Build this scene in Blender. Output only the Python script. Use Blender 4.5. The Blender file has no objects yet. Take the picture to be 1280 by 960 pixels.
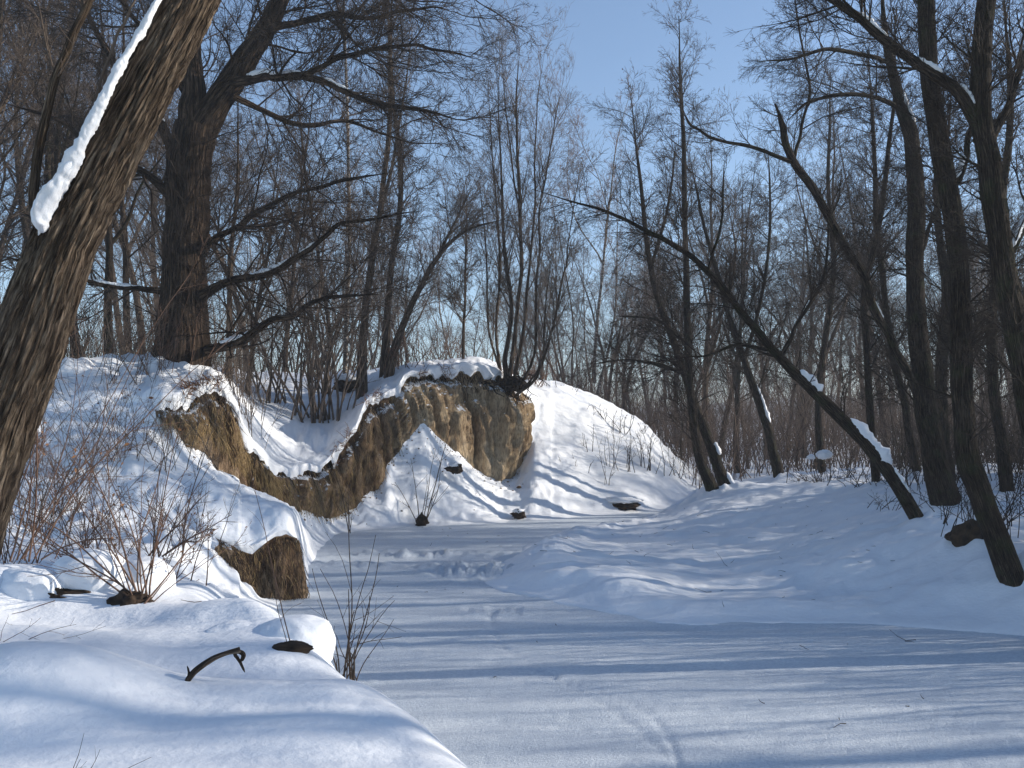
import bpy, math, random
import numpy as np
from mathutils import Vector

# ------------------------------------------------------------------ camera, sky, sun
SC = bpy.context.scene
CAMZ = 3.0; F = 1200.0; HY = 540.0
cam = bpy.data.cameras.new('camera'); camo = bpy.data.objects.new('camera', cam)
SC.collection.objects.link(camo); SC.camera = camo
camo.location = (0, 0, CAMZ); camo.rotation_euler = (math.radians(90), 0, 0)
cam.sensor_width = 36; cam.lens = 36 * F / 1280; cam.shift_y = (HY - 480) / 1280
cam.clip_start = 0.05; cam.clip_end = 3000

SUN_EL = math.radians(20); SUN_AZ = math.radians(82)          # azimuth clockwise from +Y
world = bpy.data.worlds.new('World'); SC.world = world; world.use_nodes = True
wn = world.node_tree; wn.nodes.clear()
sky = wn.nodes.new('ShaderNodeTexSky'); sky.sky_type = 'NISHITA'; sky.sun_disc = False
sky.sun_elevation = SUN_EL; sky.sun_rotation = SUN_AZ; sky.air_density = 0.85; sky.dust_density = 0.2; sky.ozone_density = 2.0
bg = wn.nodes.new('ShaderNodeBackground'); bg.inputs[1].default_value = 0.15
wo = wn.nodes.new('ShaderNodeOutputWorld')
wn.links.new(sky.outputs[0], bg.inputs[0]); wn.links.new(bg.outputs[0], wo.inputs[0])
sl = bpy.data.lights.new('sun', 'SUN'); sl.energy = 4.9; sl.angle = math.radians(0.53); sl.color = (1, 0.93, 0.82)
so = bpy.data.objects.new('sun', sl); SC.collection.objects.link(so)
sd = Vector((math.sin(SUN_AZ) * math.cos(SUN_EL), math.cos(SUN_AZ) * math.cos(SUN_EL), math.sin(SUN_EL)))
so.rotation_euler = sd.to_track_quat('Z', 'Y').to_euler()
SC.view_settings.view_transform = 'Standard'; SC.view_settings.look = 'None'
SC.view_settings.exposure = 0.45; SC.view_settings.gamma = 1

def Z(py, d): return CAMZ - (py - HY) / F * d
def W(px, py, d): return np.array([(px - 640) / F * d, d, Z(py, d)])
RNG = np.random.default_rng(7)

# ------------------------------------------------------------------ noise (numpy)
_perm = np.random.default_rng(3).random((64, 64, 64))
def vnoise(x, y, z=0.0):
    x, y, z = np.broadcast_arrays(np.asarray(x, float), y, z)
    xi, yi, zi = np.floor(x), np.floor(y), np.floor(z)
    fx, fy, fz = x - xi, y - yi, z - zi
    fx = fx*fx*(3-2*fx); fy = fy*fy*(3-2*fy); fz = fz*fz*(3-2*fz)
    xi = xi.astype(int) & 63; yi = yi.astype(int) & 63; zi = zi.astype(int) & 63
    x1, y1, z1 = (xi+1) & 63, (yi+1) & 63, (zi+1) & 63
    g = _perm
    a = g[xi, yi, zi]*(1-fx) + g[x1, yi, zi]*fx; b = g[xi, y1, zi]*(1-fx) + g[x1, y1, zi]*fx
    c = g[xi, yi, z1]*(1-fx) + g[x1, yi, z1]*fx; d = g[xi, y1, z1]*(1-fx) + g[x1, y1, z1]*fx
    return ((a*(1-fy)+b*fy)*(1-fz) + (c*(1-fy)+d*fy)*fz)*2 - 1
def fbm(x, y, z=0.0, o=4):
    s = 0; a = 1.0; t = 0
    for i in range(o):
        s = s + a*vnoise(x*2**i + 17.3*i, y*2**i + 5.1*i, z*2**i + 9.7*i); t += a; a *= 0.5
    return s / t
def sm(t): t = np.clip(t, 0, 1); return t*t*(3-2*t)

# ------------------------------------------------------------------ materials
def mat(name, rough=0.8, spec=0.3):
    m = bpy.data.materials.new(name); m.use_nodes = True
    nt = m.node_tree; b = nt.nodes['Principled BSDF']
    b.inputs['Roughness'].default_value = rough; b.inputs['Specular IOR Level'].default_value = spec
    return m, nt, b
def nz(nt, co, scale, detail=4, rough=0.55, mp=None):
    n = nt.nodes.new('ShaderNodeTexNoise'); n.inputs['Scale'].default_value = scale
    n.inputs['Detail'].default_value = detail; n.inputs['Roughness'].default_value = rough
    if mp:
        q = nt.nodes.new('ShaderNodeMapping'); q.inputs['Scale'].default_value = mp
        nt.links.new(co, q.inputs[0]); co = q.outputs[0]
    nt.links.new(co, n.inputs['Vector']); return n.outputs['Fac']
def ramp(nt, fac, stops):
    r = nt.nodes.new('ShaderNodeValToRGB'); e = r.color_ramp.elements
    while len(e) < len(stops): e.new(0.5)
    for k, (p, c) in enumerate(stops): e[k].position = p; e[k].color = (*c, 1)
    nt.links.new(fac, r.inputs[0]); return r.outputs[0]
def mixc(nt, f, a, b, mode='MIX'):
    m = nt.nodes.new('ShaderNodeMix'); m.data_type = 'RGBA'; m.blend_type = mode
    if isinstance(f, (int, float)): m.inputs[0].default_value = f
    else: nt.links.new(f, m.inputs[0])
    for k, v in ((6, a), (7, b)):
        if isinstance(v, tuple): m.inputs[k].default_value = (*v, 1)
        else: nt.links.new(v, m.inputs[k])
    return m.outputs[2]
def bump(nt, b, h, strength=0.5, dist=0.02, prev=None):
    n = nt.nodes.new('ShaderNodeBump'); n.inputs['Strength'].default_value = strength; n.inputs['Distance'].default_value = dist
    nt.links.new(h, n.inputs['Height'])
    if prev is not None: nt.links.new(prev, n.inputs['Normal'])
    nt.links.new(n.outputs[0], b.inputs['Normal']); return n.outputs[0]
def objco(nt): return nt.nodes.new('ShaderNodeNewGeometry').outputs['Position']
def math_(nt, op, a, b):
    n = nt.nodes.new('ShaderNodeMath'); n.operation = op
    for k, v in ((0, a), (1, b)):
        if isinstance(v, (int, float)): n.inputs[k].default_value = v
        else: nt.links.new(v, n.inputs[k])
    return n.outputs[0]

def snow_mat():
    m, nt, b = mat('snow', 0.62, 0.25); co = objco(nt)
    c = ramp(nt, nz(nt, co, 1.3), [(0.3, (0.80, 0.82, 0.86)), (0.7, (0.88, 0.885, 0.90))])
    nt.links.new(c, b.inputs['Base Color'])
    p = bump(nt, b, nz(nt, co, 9, 4), 0.5, 0.03)
    bump(nt, b, nz(nt, co, 120, 3), 0.35, 0.004, p)
    return m
def ice_mat():
    m, nt, b = mat('snowy_river_ice', 0.5, 0.35); co = objco(nt)
    a = ramp(nt, nz(nt, co, 1.0, 6, 0.65, (0.22, 1.6, 1)), [(0.32, (0.60, 0.655, 0.72)), (0.66, (0.80, 0.84, 0.875))])
    s = ramp(nt, nz(nt, co, 34, 3, 0.7, (0.6, 1, 1)), [(0.36, (0.70, 0.73, 0.78)), (0.6, (1, 1, 1))])
    c = mixc(nt, 0.8, a, s, 'MULTIPLY')
    nt.links.new(c, b.inputs['Base Color'])
    p = bump(nt, b, nz(nt, co, 3.0, 5, 0.6, (0.5, 1.6, 1)), 0.6, 0.03)
    bump(nt, b, nz(nt, co, 38, 4, 0.7), 0.9, 0.022, p)
    return m
def earth_mat(name, dark, mid, light, sc=1.0):
    m, nt, b = mat(name, 0.95, 0.1); co = objco(nt)
    f = nz(nt, co, 1.6*sc, 6, 0.62, (1, 1, 0.3))
    c = ramp(nt, f, [(0.34, dark), (0.5, mid), (0.68, light)])
    g = ramp(nt, nz(nt, co, 14*sc, 4, 0.65, (1.4, 1.4, 0.35)), [(0.36, (0.3, 0.27, 0.24)), (0.56, (1, 1, 1))])
    c = mixc(nt, 0.7, c, g, 'MULTIPLY')
    h = ramp(nt, nz(nt, co, 0.55, 3, 0.5, (1, 1, 1.6)), [(0.38, (0.6, 0.54, 0.5)), (0.55, (1, 1, 1))])
    c = mixc(nt, 0.7, c, h, 'MULTIPLY')
    geo = nt.nodes.new('ShaderNodeNewGeometry'); sp = nt.nodes.new('ShaderNodeSeparateXYZ')
    nt.links.new(geo.outputs['Normal'], sp.inputs[0])
    up = math_(nt, 'ADD', sp.outputs[2], math_(nt, 'MULTIPLY', math_(nt, 'SUBTRACT', nz(nt, co, 7, 4), 0.5), 1.2))
    sn = ramp(nt, up, [(0.74, (0, 0, 0)), (0.82, (1, 1, 1))])
    c = mixc(nt, sn, c, (0.85, 0.86, 0.88))
    nt.links.new(c, b.inputs['Base Color'])
    p = bump(nt, b, nz(nt, co, 7, 6, 0.7, (1.6, 1.6, 0.35)), 1.0, 0.14)
    bump(nt, b, nz(nt, co, 60, 3, 0.6, (1, 1, 0.3)), 0.7, 0.02, p)
    return m
def bark_mat(name, dark, mid, light, uvs=(9, 1.6), disp=0.02, moss=None, crack=None):
    m, nt, b = mat(name, 0.9, 0.15)
    uv = nt.nodes.new('ShaderNodeTexCoord').outputs['UV']
    mp = nt.nodes.new('ShaderNodeMapping'); mp.inputs['Scale'].default_value = (uvs[0], uvs[1], 1); nt.links.new(uv, mp.inputs[0])
    f = nz(nt, mp.outputs[0], 1.0, 6, 0.68)
    wv = nt.nodes.new('ShaderNodeTexNoise'); wv.inputs['Scale'].default_value = 0.8; wv.inputs['Detail'].default_value = 3; nt.links.new(mp.outputs[0], wv.inputs['Vector'])
    wa = nt.nodes.new('ShaderNodeVectorMath'); wa.operation = 'MULTIPLY_ADD'; wa.inputs[1].default_value = (1.3, 1.3, 0); nt.links.new(wv.outputs['Color'], wa.inputs[0]); nt.links.new(mp.outputs[0], wa.inputs[2])
    vr = nt.nodes.new('ShaderNodeTexVoronoi'); vr.feature = 'DISTANCE_TO_EDGE'; vr.inputs['Scale'].default_value = 0.9; nt.links.new(wa.outputs[0], vr.inputs['Vector'])
    ck = ramp(nt, vr.outputs['Distance'], [(0.02, (0, 0, 0)), (0.22, (1, 1, 1))])
    f2 = nz(nt, mp.outputs[0], 3.1, 5, 0.7)
    c = ramp(nt, f, [(0.41, dark), (0.49, mid), (0.60, light)])
    c = mixc(nt, 0.8, c, ramp(nt, f2, [(0.36, (0.4, 0.38, 0.36)), (0.56, (1.15, 1.15, 1.15))]), 'MULTIPLY')
    c = mixc(nt, 0.75, c, mixc(nt, ck, (0.28, 0.26, 0.25), (1.1, 1.1, 1.1)), 'MULTIPLY')
    g = ramp(nt, nz(nt, objco(nt), 1.2, 3), [(0.35, (0.62, 0.6, 0.56)), (0.65, (1, 1, 1))])
    c = mixc(nt, 0.8, c, g, 'MULTIPLY')
    if moss:
        mf = ramp(nt, nz(nt, objco(nt), 3.5, 4), [(0.5, (0, 0, 0)), (0.68, (1, 1, 1))])
        c = mixc(nt, math_(nt, 'MULTIPLY', mf, 0.45), c, moss)
    nt.links.new(c, b.inputs['Base Color'])
    p = bump(nt, b, f, 0.9, disp); p = bump(nt, b, ck, 1.0, disp*1.3, p); bump(nt, b, f2, 0.7, disp*0.5, p)
    return m
def plain(name, a, b_, sc=3.0, rough=0.85):
    m, nt, b = mat(name, rough, 0.2)
    c = ramp(nt, nz(nt, objco(nt), sc, 3), [(0.35, a), (0.65, b_)])
    nt.links.new(c, b.inputs['Base Color']); return m

M_SNOW = snow_mat(); M_ICE = ice_mat()
M_CLAY = earth_mat('yellow_clay', (0.30, 0.205, 0.12), (0.54, 0.405, 0.255), (0.68, 0.54, 0.37))
M_EARTH = earth_mat('brown_earth', (0.13, 0.08, 0.047), (0.30, 0.205, 0.13), (0.50, 0.375, 0.25), 1.3)
M_BARK1 = bark_mat('furrowed_willow_bark', (0.07, 0.049, 0.034), (0.165, 0.12, 0.085), (0.28, 0.215, 0.155), (38, 2.6), 0.02)
M_OAK = bark_mat('oak_bark', (0.026, 0.017, 0.012), (0.072, 0.048, 0.033), (0.14, 0.10, 0.072), (10, 1.6), 0.05)  # bark tone darkened further to carry the shade the oak stands in
M_DARK = bark_mat('dark_alder_bark', (0.022, 0.016, 0.012), (0.055, 0.040, 0.030), (0.11, 0.085, 0.065), (22, 3), 0.02, (0.05, 0.06, 0.025))
M_SLIM = bark_mat('young_bark', (0.06, 0.042, 0.030), (0.13, 0.095, 0.07), (0.22, 0.17, 0.13), (14, 2), 0.02)
M_BIRCH = bark_mat('birch_bark', (0.07, 0.05, 0.04), (0.35, 0.31, 0.27), (0.55, 0.51, 0.47), (2, 9), 0.01)
M_TWIG = plain('twig_bark', (0.070, 0.051, 0.040), (0.15, 0.115, 0.09))
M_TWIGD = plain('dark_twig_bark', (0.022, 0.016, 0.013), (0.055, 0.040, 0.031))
M_TWIGR = plain('reddish_twig_bark', (0.085, 0.046, 0.032), (0.17, 0.105, 0.075))
M_THICK = plain('thicket_bark', (0.060, 0.040, 0.031), (0.125, 0.088, 0.068))
M_LEAF = plain('dead_leaf', (0.12, 0.055, 0.025), (0.26, 0.13, 0.06), 8)
M_GRASS = plain('dry_grass', (0.16, 0.10, 0.045), (0.38, 0.27, 0.13), 6)
M_ROOT = plain('dark_root_soil', (0.018, 0.012, 0.009), (0.06, 0.038, 0.024), 9)
M_FAR = plain('far_wood', (0.07, 0.055, 0.048), (0.13, 0.10, 0.088), 0.2)

# ------------------------------------------------------------------ thin winter haze
def haze_box():
    x0, x1, y0, y1, z0, z1 = -1700, 2600, -30, 960, -3, 45
    v = [(x, y, z) for x in (x0, x1) for y in (y0, y1) for z in (z0, z1)]
    me = bpy.data.meshes.new('haze'); me.from_pydata(v, [], [(0, 1, 3, 2), (4, 6, 7, 5), (0, 4, 5, 1), (2, 3, 7, 6), (0, 2, 6, 4), (1, 5, 7, 3)])
    o = bpy.data.objects.new('haze', me); SC.collection.objects.link(o); o['kind'] = 'stuff'; o['label'] = 'thin bluish winter haze between the far trees'
    m = bpy.data.materials.new('haze'); m.use_nodes = True; n = m.node_tree; n.nodes.clear()
    vo = n.nodes.new('ShaderNodeVolumePrincipled'); vo.inputs['Color'].default_value = (0.86, 0.92, 1, 1); vo.inputs['Density'].default_value = HAZE; vo.inputs['Anisotropy'].default_value = 0.2
    out = n.nodes.new('ShaderNodeOutputMaterial'); n.links.new(vo.outputs[0], out.inputs['Volume']); me.materials.append(m)
HAZE = 0.0012
haze_box()

# ------------------------------------------------------------------ object helpers
def tag(o, label=None, cat=None, group=None, kind=None):
    if label: o['label'] = label
    if cat: o['category'] = cat
    if group: o['group'] = group
    if kind: o['kind'] = kind
    return o
def link(name, me, parent=None, m=None):
    o = bpy.data.objects.new(name, me); SC.collection.objects.link(o)
    if parent is not None: o.parent = parent
    if m is not None and me is not None: me.materials.append(m)
    return o
def empty(name, loc=(0, 0, 0), rz=0.0, s=1.0):
    o = bpy.data.objects.new(name, None); SC.collection.objects.link(o)
    o.location = loc; o.rotation_euler = (0, 0, rz); o.scale = (s, s, s); o.empty_display_size = 0.2
    return o
def mesh_np(name, V, loops, sizes, uv=None, smooth=True):
    me = bpy.data.meshes.new(name)
    V = np.asarray(V, np.float32); loops = np.asarray(loops, np.int32).ravel(); sizes = np.asarray(sizes, np.int32)
    me.vertices.add(len(V)); me.vertices.foreach_set('co', V.ravel())
    me.loops.add(len(loops)); me.loops.foreach_set('vertex_index', loops)
    me.polygons.add(len(sizes))
    st = np.concatenate([[0], np.cumsum(sizes)[:-1]]).astype(np.int32) if len(sizes) else np.zeros(0, np.int32)
    me.polygons.foreach_set('loop_start', st)
    if uv is not None:
        l = me.uv_layers.new(name='UVMap'); l.data.foreach_set('uv', np.asarray(uv, np.float32)[loops].ravel())
    me.update(calc_edges=True)
    if smooth: me.polygons.foreach_set('use_smooth', np.ones(len(sizes), bool))
    me.validate(); return me
class Acc:
    def __init__(s): s.V = []; s.L = []; s.S = []; s.U = []; s.n = 0
    def add(s, V, Fq, uv=None):
        s.V.append(V); s.L.append((Fq + s.n).ravel()); s.S.append(np.full(len(Fq), Fq.shape[1])); s.n += len(V)
        s.U.append(uv if uv is not None else np.zeros((len(V), 2)))
    def tubes(s, P, R, sides=4, cap=False):
        """P (B,n,3), R (B,n)"""
        B, n, _ = P.shape
        if B == 0: return
        T = np.gradient(P, axis=1); T /= np.linalg.norm(T, axis=2, keepdims=True) + 1e-9
        mean = P[:, -1] - P[:, 0]; mean /= np.linalg.norm(mean, axis=1, keepdims=True) + 1e-9
        ref = np.where(np.abs(mean[:, 0:1]) < 0.8, np.array([[1., 0, 0]]), np.array([[0, 1., 0]]))
        U = ref[:, None] - (ref[:, None]*T).sum(2, keepdims=True)*T; U /= np.linalg.norm(U, axis=2, keepdims=True) + 1e-9
        Vv = np.cross(T, U); a = np.arange(sides)/sides*2*math.pi
        X = P[:, :, None] + R[:, :, None, None]*(np.cos(a)[None, None, :, None]*U[:, :, None] + np.sin(a)[None, None, :, None]*Vv[:, :, None])
        L = np.concatenate([np.zeros((B, 1)), np.cumsum(np.linalg.norm(np.diff(P, axis=1), axis=2), axis=1)], axis=1)
        uu = np.broadcast_to(a[None, None]/6.283*R[:, :1, None]*6.283, (B, n, sides)); vv = np.broadcast_to(L[:, :, None], (B, n, sides))
        base = (np.arange(B)*n*sides)[:, None, None]; i = np.arange(n-1)[None, :, None]; j = np.arange(sides)[None, None]
        j2 = (j+1) % sides
        q = np.stack([base+i*sides+j+0*j2, base+i*sides+j2, base+(i+1)*sides+j2, base+(i+1)*sides+j], -1).reshape(-1, 4)
        s.add(X.reshape(-1, 3), q, np.stack([uu, vv], -1).reshape(-1, 2))
        if cap:
            c = (np.arange(B)*n*sides)[:, None]+(n-1)*sides+np.arange(sides)[None]
            s.L.append((c + s.n - B*n*sides).ravel()); s.S.append(np.full(B, sides))
            c = (np.arange(B)*n*sides)[:, None]+np.arange(sides)[::-1][None]
            s.L.append((c + s.n - B*n*sides).ravel()); s.S.append(np.full(B, sides))
    def mesh(s, name, smooth=True):
        return mesh_np(name, np.concatenate(s.V), np.concatenate(s.L), np.concatenate(s.S), np.concatenate(s.U), smooth)
def catmull(P, n):
    P = np.asarray(P, float); k = len(P)
    if k == 2: t = np.linspace(0, 1, n)[:, None]; return P[0]*(1-t)+P[1]*t
    E = np.vstack([2*P[0]-P[1], P, 2*P[-1]-P[-2]]); t = np.linspace(0, k-1-1e-6, n); i = t.astype(int); f = (t-i)[:, None]
    a, b, c, d = E[i], E[i+1], E[i+2], E[i+3]
    return 0.5*((2*b)+(-a+c)*f+(2*a-5*b+4*c-d)*f**2+(-a+3*b-3*c+d)*f**3)

# ------------------------------------------------------------------ branching
def grow(rng, P0, D0, L, R, n, wig, up, tip=0.25):
    B = len(P0); P = np.zeros((B, n, 3)); P[:, 0] = P0; D = D0.copy(); step = (L/(n-1))[:, None]
    cur = rng.normal(0, wig, (B, 3))
    for k in range(1, n):
        cur = cur*0.4 + rng.normal(0, wig, (B, 3))
        D = D + cur; D[:, 2] += up; D /= np.linalg.norm(D, axis=1, keepdims=True)
        P[:, k] = P[:, k-1] + D*step
    t = np.linspace(0, 1, n)[None]; Rr = R[:, None]*(1-(1-tip)*t)
    return P, Rr
def sprout(rng, P, Rr, L, count, tlo, thi, alo, ahi, lr, rr, rmin=0.002, shape=0.6, flat=0.0):
    """count children per branch -> starts, dirs, lengths, radii"""
    B, n, _ = P.shape; idx = np.repeat(np.arange(B), count); m = len(idx)
    t = rng.uniform(tlo, thi, m); f = t*(n-1); i = np.minimum(f.astype(int), n-2); f = (f-i)[:, None]
    S = P[idx, i]*(1-f) + P[idx, i+1]*f
    T = P[idx, i+1]-P[idx, i]; T /= np.linalg.norm(T, axis=1, keepdims=True)+1e-9
    Q = rng.normal(0, 1, (m, 3)); Q[:, 2] *= (1-flat); Q -= (Q*T).sum(1, keepdims=True)*T; Q /= np.linalg.norm(Q, axis=1, keepdims=True)+1e-9
    a = np.radians(rng.uniform(alo, ahi, m))[:, None]; D = T*np.cos(a)+Q*np.sin(a)
    rad = Rr[idx, i]*(1-f[:, 0]) + Rr[idx, i+1]*f[:, 0]
    Lc = L[idx]*lr*(1-shape*t)*rng.uniform(0.6, 1.3, m); Rc = np.maximum(np.minimum(rad*0.75, rad*rr*rng.uniform(0.7, 1.1, m)+0.001), rmin)
    return S, D, Lc, Rc
def resample(P, n):
    L = np.concatenate([[0], np.cumsum(np.linalg.norm(np.diff(P, axis=0), axis=1))]); t = np.linspace(0, L[-1], n)
    return np.stack([np.interp(t, L, P[:, k]) for k in range(3)], 1)

def ramify(rng, woodA, twigA, mains, dens=1.0, lims=(0.3, 1.0), ang=(30, 65), l1=2.2, up=0.03, wig=0.10, levels=3, rmin=0.003, k2=6, k3=5, k4=3, flat=0.0, tsh=0.5, rr1=0.38):
    """mains: list of (P (n,3), R (n)) polylines; adds limbs and twigs in numpy batches"""
    st = [[], [], [], []]
    for P, R in mains:
        Lm = np.linalg.norm(np.diff(P, axis=0), axis=1).sum()
        Q = resample(P, 16)[None]; Rr = np.interp(np.linspace(0, 1, 16), np.linspace(0, 1, len(R)), R)[None]
        c = max(2, int(Lm*dens)); S, D, L, R1 = sprout(rng, Q, Rr, np.array([1.0]), c, lims[0], lims[1], ang[0], ang[1], 1.0, rr1, rmin*1.5, tsh, flat)
        for a, b in zip(st, (S, D, L*l1, R1)): a.append(b)
    S, D, L, R1 = [np.concatenate(a) for a in st]
    P1, Q1 = grow(rng, S, D, L, np.clip(R1, rmin*1.3, 0.014*L+rmin), 9, wig*0.8, up, 0.15); twigbig = Q1[:, 0] > rmin*5
    woodA.tubes(P1[twigbig], Q1[twigbig], 5); twigA.tubes(P1[~twigbig], Q1[~twigbig], 4)
    P, Q, Ls = P1, Q1, L
    for k, cnt in enumerate((k2, k3, k4)[:levels]):
        S, D, Lc, Rc = sprout(rng, P, Q, Ls, cnt, 0.12, 1.0, 22, 50, 0.64, 0.55, rmin, 0.4, flat)
        npt = (5, 3, 2)[k]; P, Q = grow(rng, S, D, Lc, Rc, npt, wig*(0.85+0.1*k), up, 0.35); Ls = Lc
        twigA.tubes(P, Q, 3)
    return P1, Q1, P
def leaves(rng, P, count, size):
    B, n, _ = P.shape; i = rng.integers(0, B, count); j = rng.integers(1, n, count)
    c = P[i, j] + rng.normal(0, size*0.6, (count, 3)); u = rng.normal(0, 1, (count, 3)); u /= np.linalg.norm(u, axis=1, keepdims=True)
    v = np.cross(u, rng.normal(0, 1, (count, 3))); v /= np.linalg.norm(v, axis=1, keepdims=True)
    s = size*rng.uniform(0.5, 1.2, (count, 1)); V = np.stack([c-u*s, c-v*s*0.5, c+u*s, c+v*s*0.5], 1).reshape(-1, 3)
    A = Acc(); A.add(V, np.arange(count*4).reshape(-1, 4)); return A
def main_line(pts, n=40, wob=0.0, seed=0, d=None):
    """pts: (px,py,d,width_px) -> resampled polyline with radii"""
    a = np.array([[*W(p[0], p[1], p[2]), p[3]/2/F*p[2]] for p in pts]); C = catmull(a, n)
    P, R = C[:, :3], np.maximum(C[:, 3], 0.002)*(1-0.6*sm((np.linspace(0, 1, n)-0.86)/0.14)*(pts[-1][3] < 9))
    if wob: 
        t = np.linspace(0, 1, n)*len(pts)*1.7
        P = P + wob*np.stack([vnoise(t, seed+0.3), vnoise(t, seed+7.3), vnoise(t, seed+13.3)*0.5], 1)*sm(np.linspace(0, 1, n)*4)[:, None]
    return P, R
def snow_strip(A, P, R, side=(0, 0, 1), w=1.0, h=0.8, seed=0, rs=8, a0=0.0):
    """lumpy snow resting on the upper side of a limb given by P, R"""
    n = len(P); s = np.array(side, float); t = np.arange(n)
    T = np.gradient(P, axis=0); T /= np.linalg.norm(T, axis=1, keepdims=True)
    u = s[None]-(s[None]*T).sum(1, keepdims=True)*T; u /= np.linalg.norm(u, axis=1, keepdims=True); v = np.cross(T, u)
    L = np.concatenate([[0], np.cumsum(np.linalg.norm(np.diff(P, axis=0), axis=1))])
    e = np.sqrt(np.clip(np.minimum(np.linspace(0, 1, n), np.linspace(1, 0, n))*7, 0, 1))
    lump = 1+0.38*vnoise(L/(R.mean()*2.2), seed+0.5)+0.2*vnoise(L/(R.mean()*0.8), seed+3.5)
    a = np.arange(rs)/rs*2*math.pi
    hh = R*h*lump*e+1e-4; ww = R*w*(0.8+0.2*lump)*e+1e-4
    jit = 1+0.20*vnoise(np.cos(a)[None]*2+L[:, None]/(R.mean()*1.3), np.sin(a)[None]*2+seed, L[:, None]/(R.mean()*1.5))+0.24*vnoise(np.cos(a)[None]*4+L[:, None]/(R.mean()*0.5), np.sin(a)[None]*4+seed, L[:, None]/(R.mean()*0.5))
    cen = P+u*(R*0.80)[:, None]
    X = cen[:, None]+(np.cos(a)[None]*ww[:, None]*jit)[..., None]*v[:, None]+(np.sin(a)[None]*hh[:, None]*jit)[..., None]*u[:, None]
    i = np.arange(n-1)[:, None]; j = np.arange(rs)[None]; j2 = (j+1) % rs
    q = np.stack([i*rs+j, i*rs+j2, (i+1)*rs+j2, (i+1)*rs+j], -1).reshape(-1, 4)
    A.add(X.reshape(-1, 3), q)

# ------------------------------------------------------------------ ground: left bank, clay cliff
EDGE = np.array([(2.6, -3), (2.3, 0.0), (1.7, 2.2), (1.05, 4.0), (0.50, 5.3), (0.05, 6.3), (-0.45, 7.3), (-1.0, 8.3), (-1.40, 9.1), (-2.1, 10.0), (-2.8, 11), (-3.3, 13), (-3.9, 15.5), (-4.2, 17.5)])
def polydist(x, y, E, closed=False):
    best = np.full(np.shape(x), 1e9); sg = np.ones(np.shape(x))
    for k in range(len(E)-1):
        a, b = E[k], E[k+1]; dx, dy = b-a; l2 = dx*dx+dy*dy
        t = np.clip(((x-a[0])*dx+(y-a[1])*dy)/l2, 0, 1); d = np.hypot(x-a[0]-t*dx, y-a[1]-t*dy)
        s = np.sign(dx*(y-a[1])-dy*(x-a[0])); m = d < best-1e-9; best = np.where(m, d, best); sg = np.where(m, s, sg)
    return best*sg
def G(x, y, cx, cy, rx, ry, h, p=1.0): return h*np.exp(-(((x-cx)/rx)**2+((y-cy)/ry)**2)**p)
def near_h(x, y):
    s = polydist(x, y, EDGE)
    top = 1.16+0.10*sm((s-1)/3)+0.05*np.clip(s-2, 0, 20)
    z = top*np.sqrt(sm((s+0.12)/1.05)) - 0.5*(1-sm((s+0.3)/0.3))
    z = z+0.13*fbm(x/2.3+3, y/2.0, 0, 3)*sm(s/0.8)+0.045*fbm(x/0.7, y/0.6, 2, 3)*sm(s/0.4)+0.05*np.abs(fbm(x/1.1+4, y/0.8, 5, 2))*sm(s/0.5)
    z = z+G(x, y, -2.0, 9.15, 0.60, 0.45, 0.10, 1.5)+G(x, y, -2.9, 9.3, 0.6, 0.4, 0.10, 1.4)+G(x, y, -2.6, 9.6, 0.7, 0.5, 0.10)
    z = z+G(x, y, -3.1, 6.1, 0.75, 0.7, 0.30, 1.3)-G(x, y, -2.4, 7.2, 1.1, 0.45, 0.14)+G(x, y, -1.5, 6.2, 1.3, 0.6, 0.10)
    z = z+G(x, y, -4.6, 10.6, 0.8, 0.5, 0.30, 1.4)+G(x, y, -5.7, 10.2, 0.6, 0.5, 0.25, 1.4)-G(x, y, -4.2, 9.2, 1.2, 0.4, 0.10)
    return z
cols = np.concatenate([np.linspace(-1900, -260, 24), np.arange(-250, -10, 8), np.arange(-10, 690, 2.1), np.arange(690, 1010, 4)])
def rail(jit, *k):
    k = sorted(k); a = np.array([q[0] for q in k], float); d = np.array([q[1] for q in k], float)
    z = np.array([q[2] if isinstance(q[2], float) and len(q) > 3 else Z(q[2], q[1]) for q in k])
    c = cols+jit*2.2*fbm(cols/11.0, 0.7, jit, 4)*((jit > 1.5) | ((cols > 264) & (cols < 370)))
    z = np.interp(c, a, z)+(jit > 1.5)*(cols > 200)*(cols < 655)*0.16*fbm(cols/9.0, 2.7, jit, 4)
    return np.interp(c, a, d), z
U = 'z'
rails = []; cnts = []; names = []
def R_(name, cnt, *k): d, z = rail({'E': 2.0, 'L': 2.6, 'L2': 2.6, 'B2': 0.9, 'C': 0.9, 'C2': 0.9}.get(name, 0.0), *k); rails.append((d, z)); cnts.append(cnt); names.append(name)
nd = 1.2*(12/1.2)**(np.linspace(0, 1, 120)); nd[0] = 0.4
for i, d in enumerate(nd):
    x = (cols-640)/F*d; rails.append((np.full(len(cols), d), near_h(x, np.full(len(cols), d)))); cnts.append(1); names.append('near')
R_('B', 16, (-1900, 14, 1.5, U), (0, 14, 700), (120, 14.2, 700), (200, 14.5, 712), (270, 15.5, 742), (320, 16, 756), (350, 16.4, 760), (378, 16.8, -0.25, U), (420, 17, -0.5, U), (1010, 17, -0.5, U))
R_('B2', 10, (-1900, 15, 1.6, U), (0, 15, 680), (120, 15.2, 680), (200, 15.6, 685), (262, 16.3, 672), (270, 16.4, 690), (283, 16.5, 706), (310, 16.7, 738), (325, 16.85, 752), (374, 17.3, 752), (380, 17.35, -0.25, U), (420, 17.1, -0.5, U), (1010, 17.2, -0.5, U))
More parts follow.
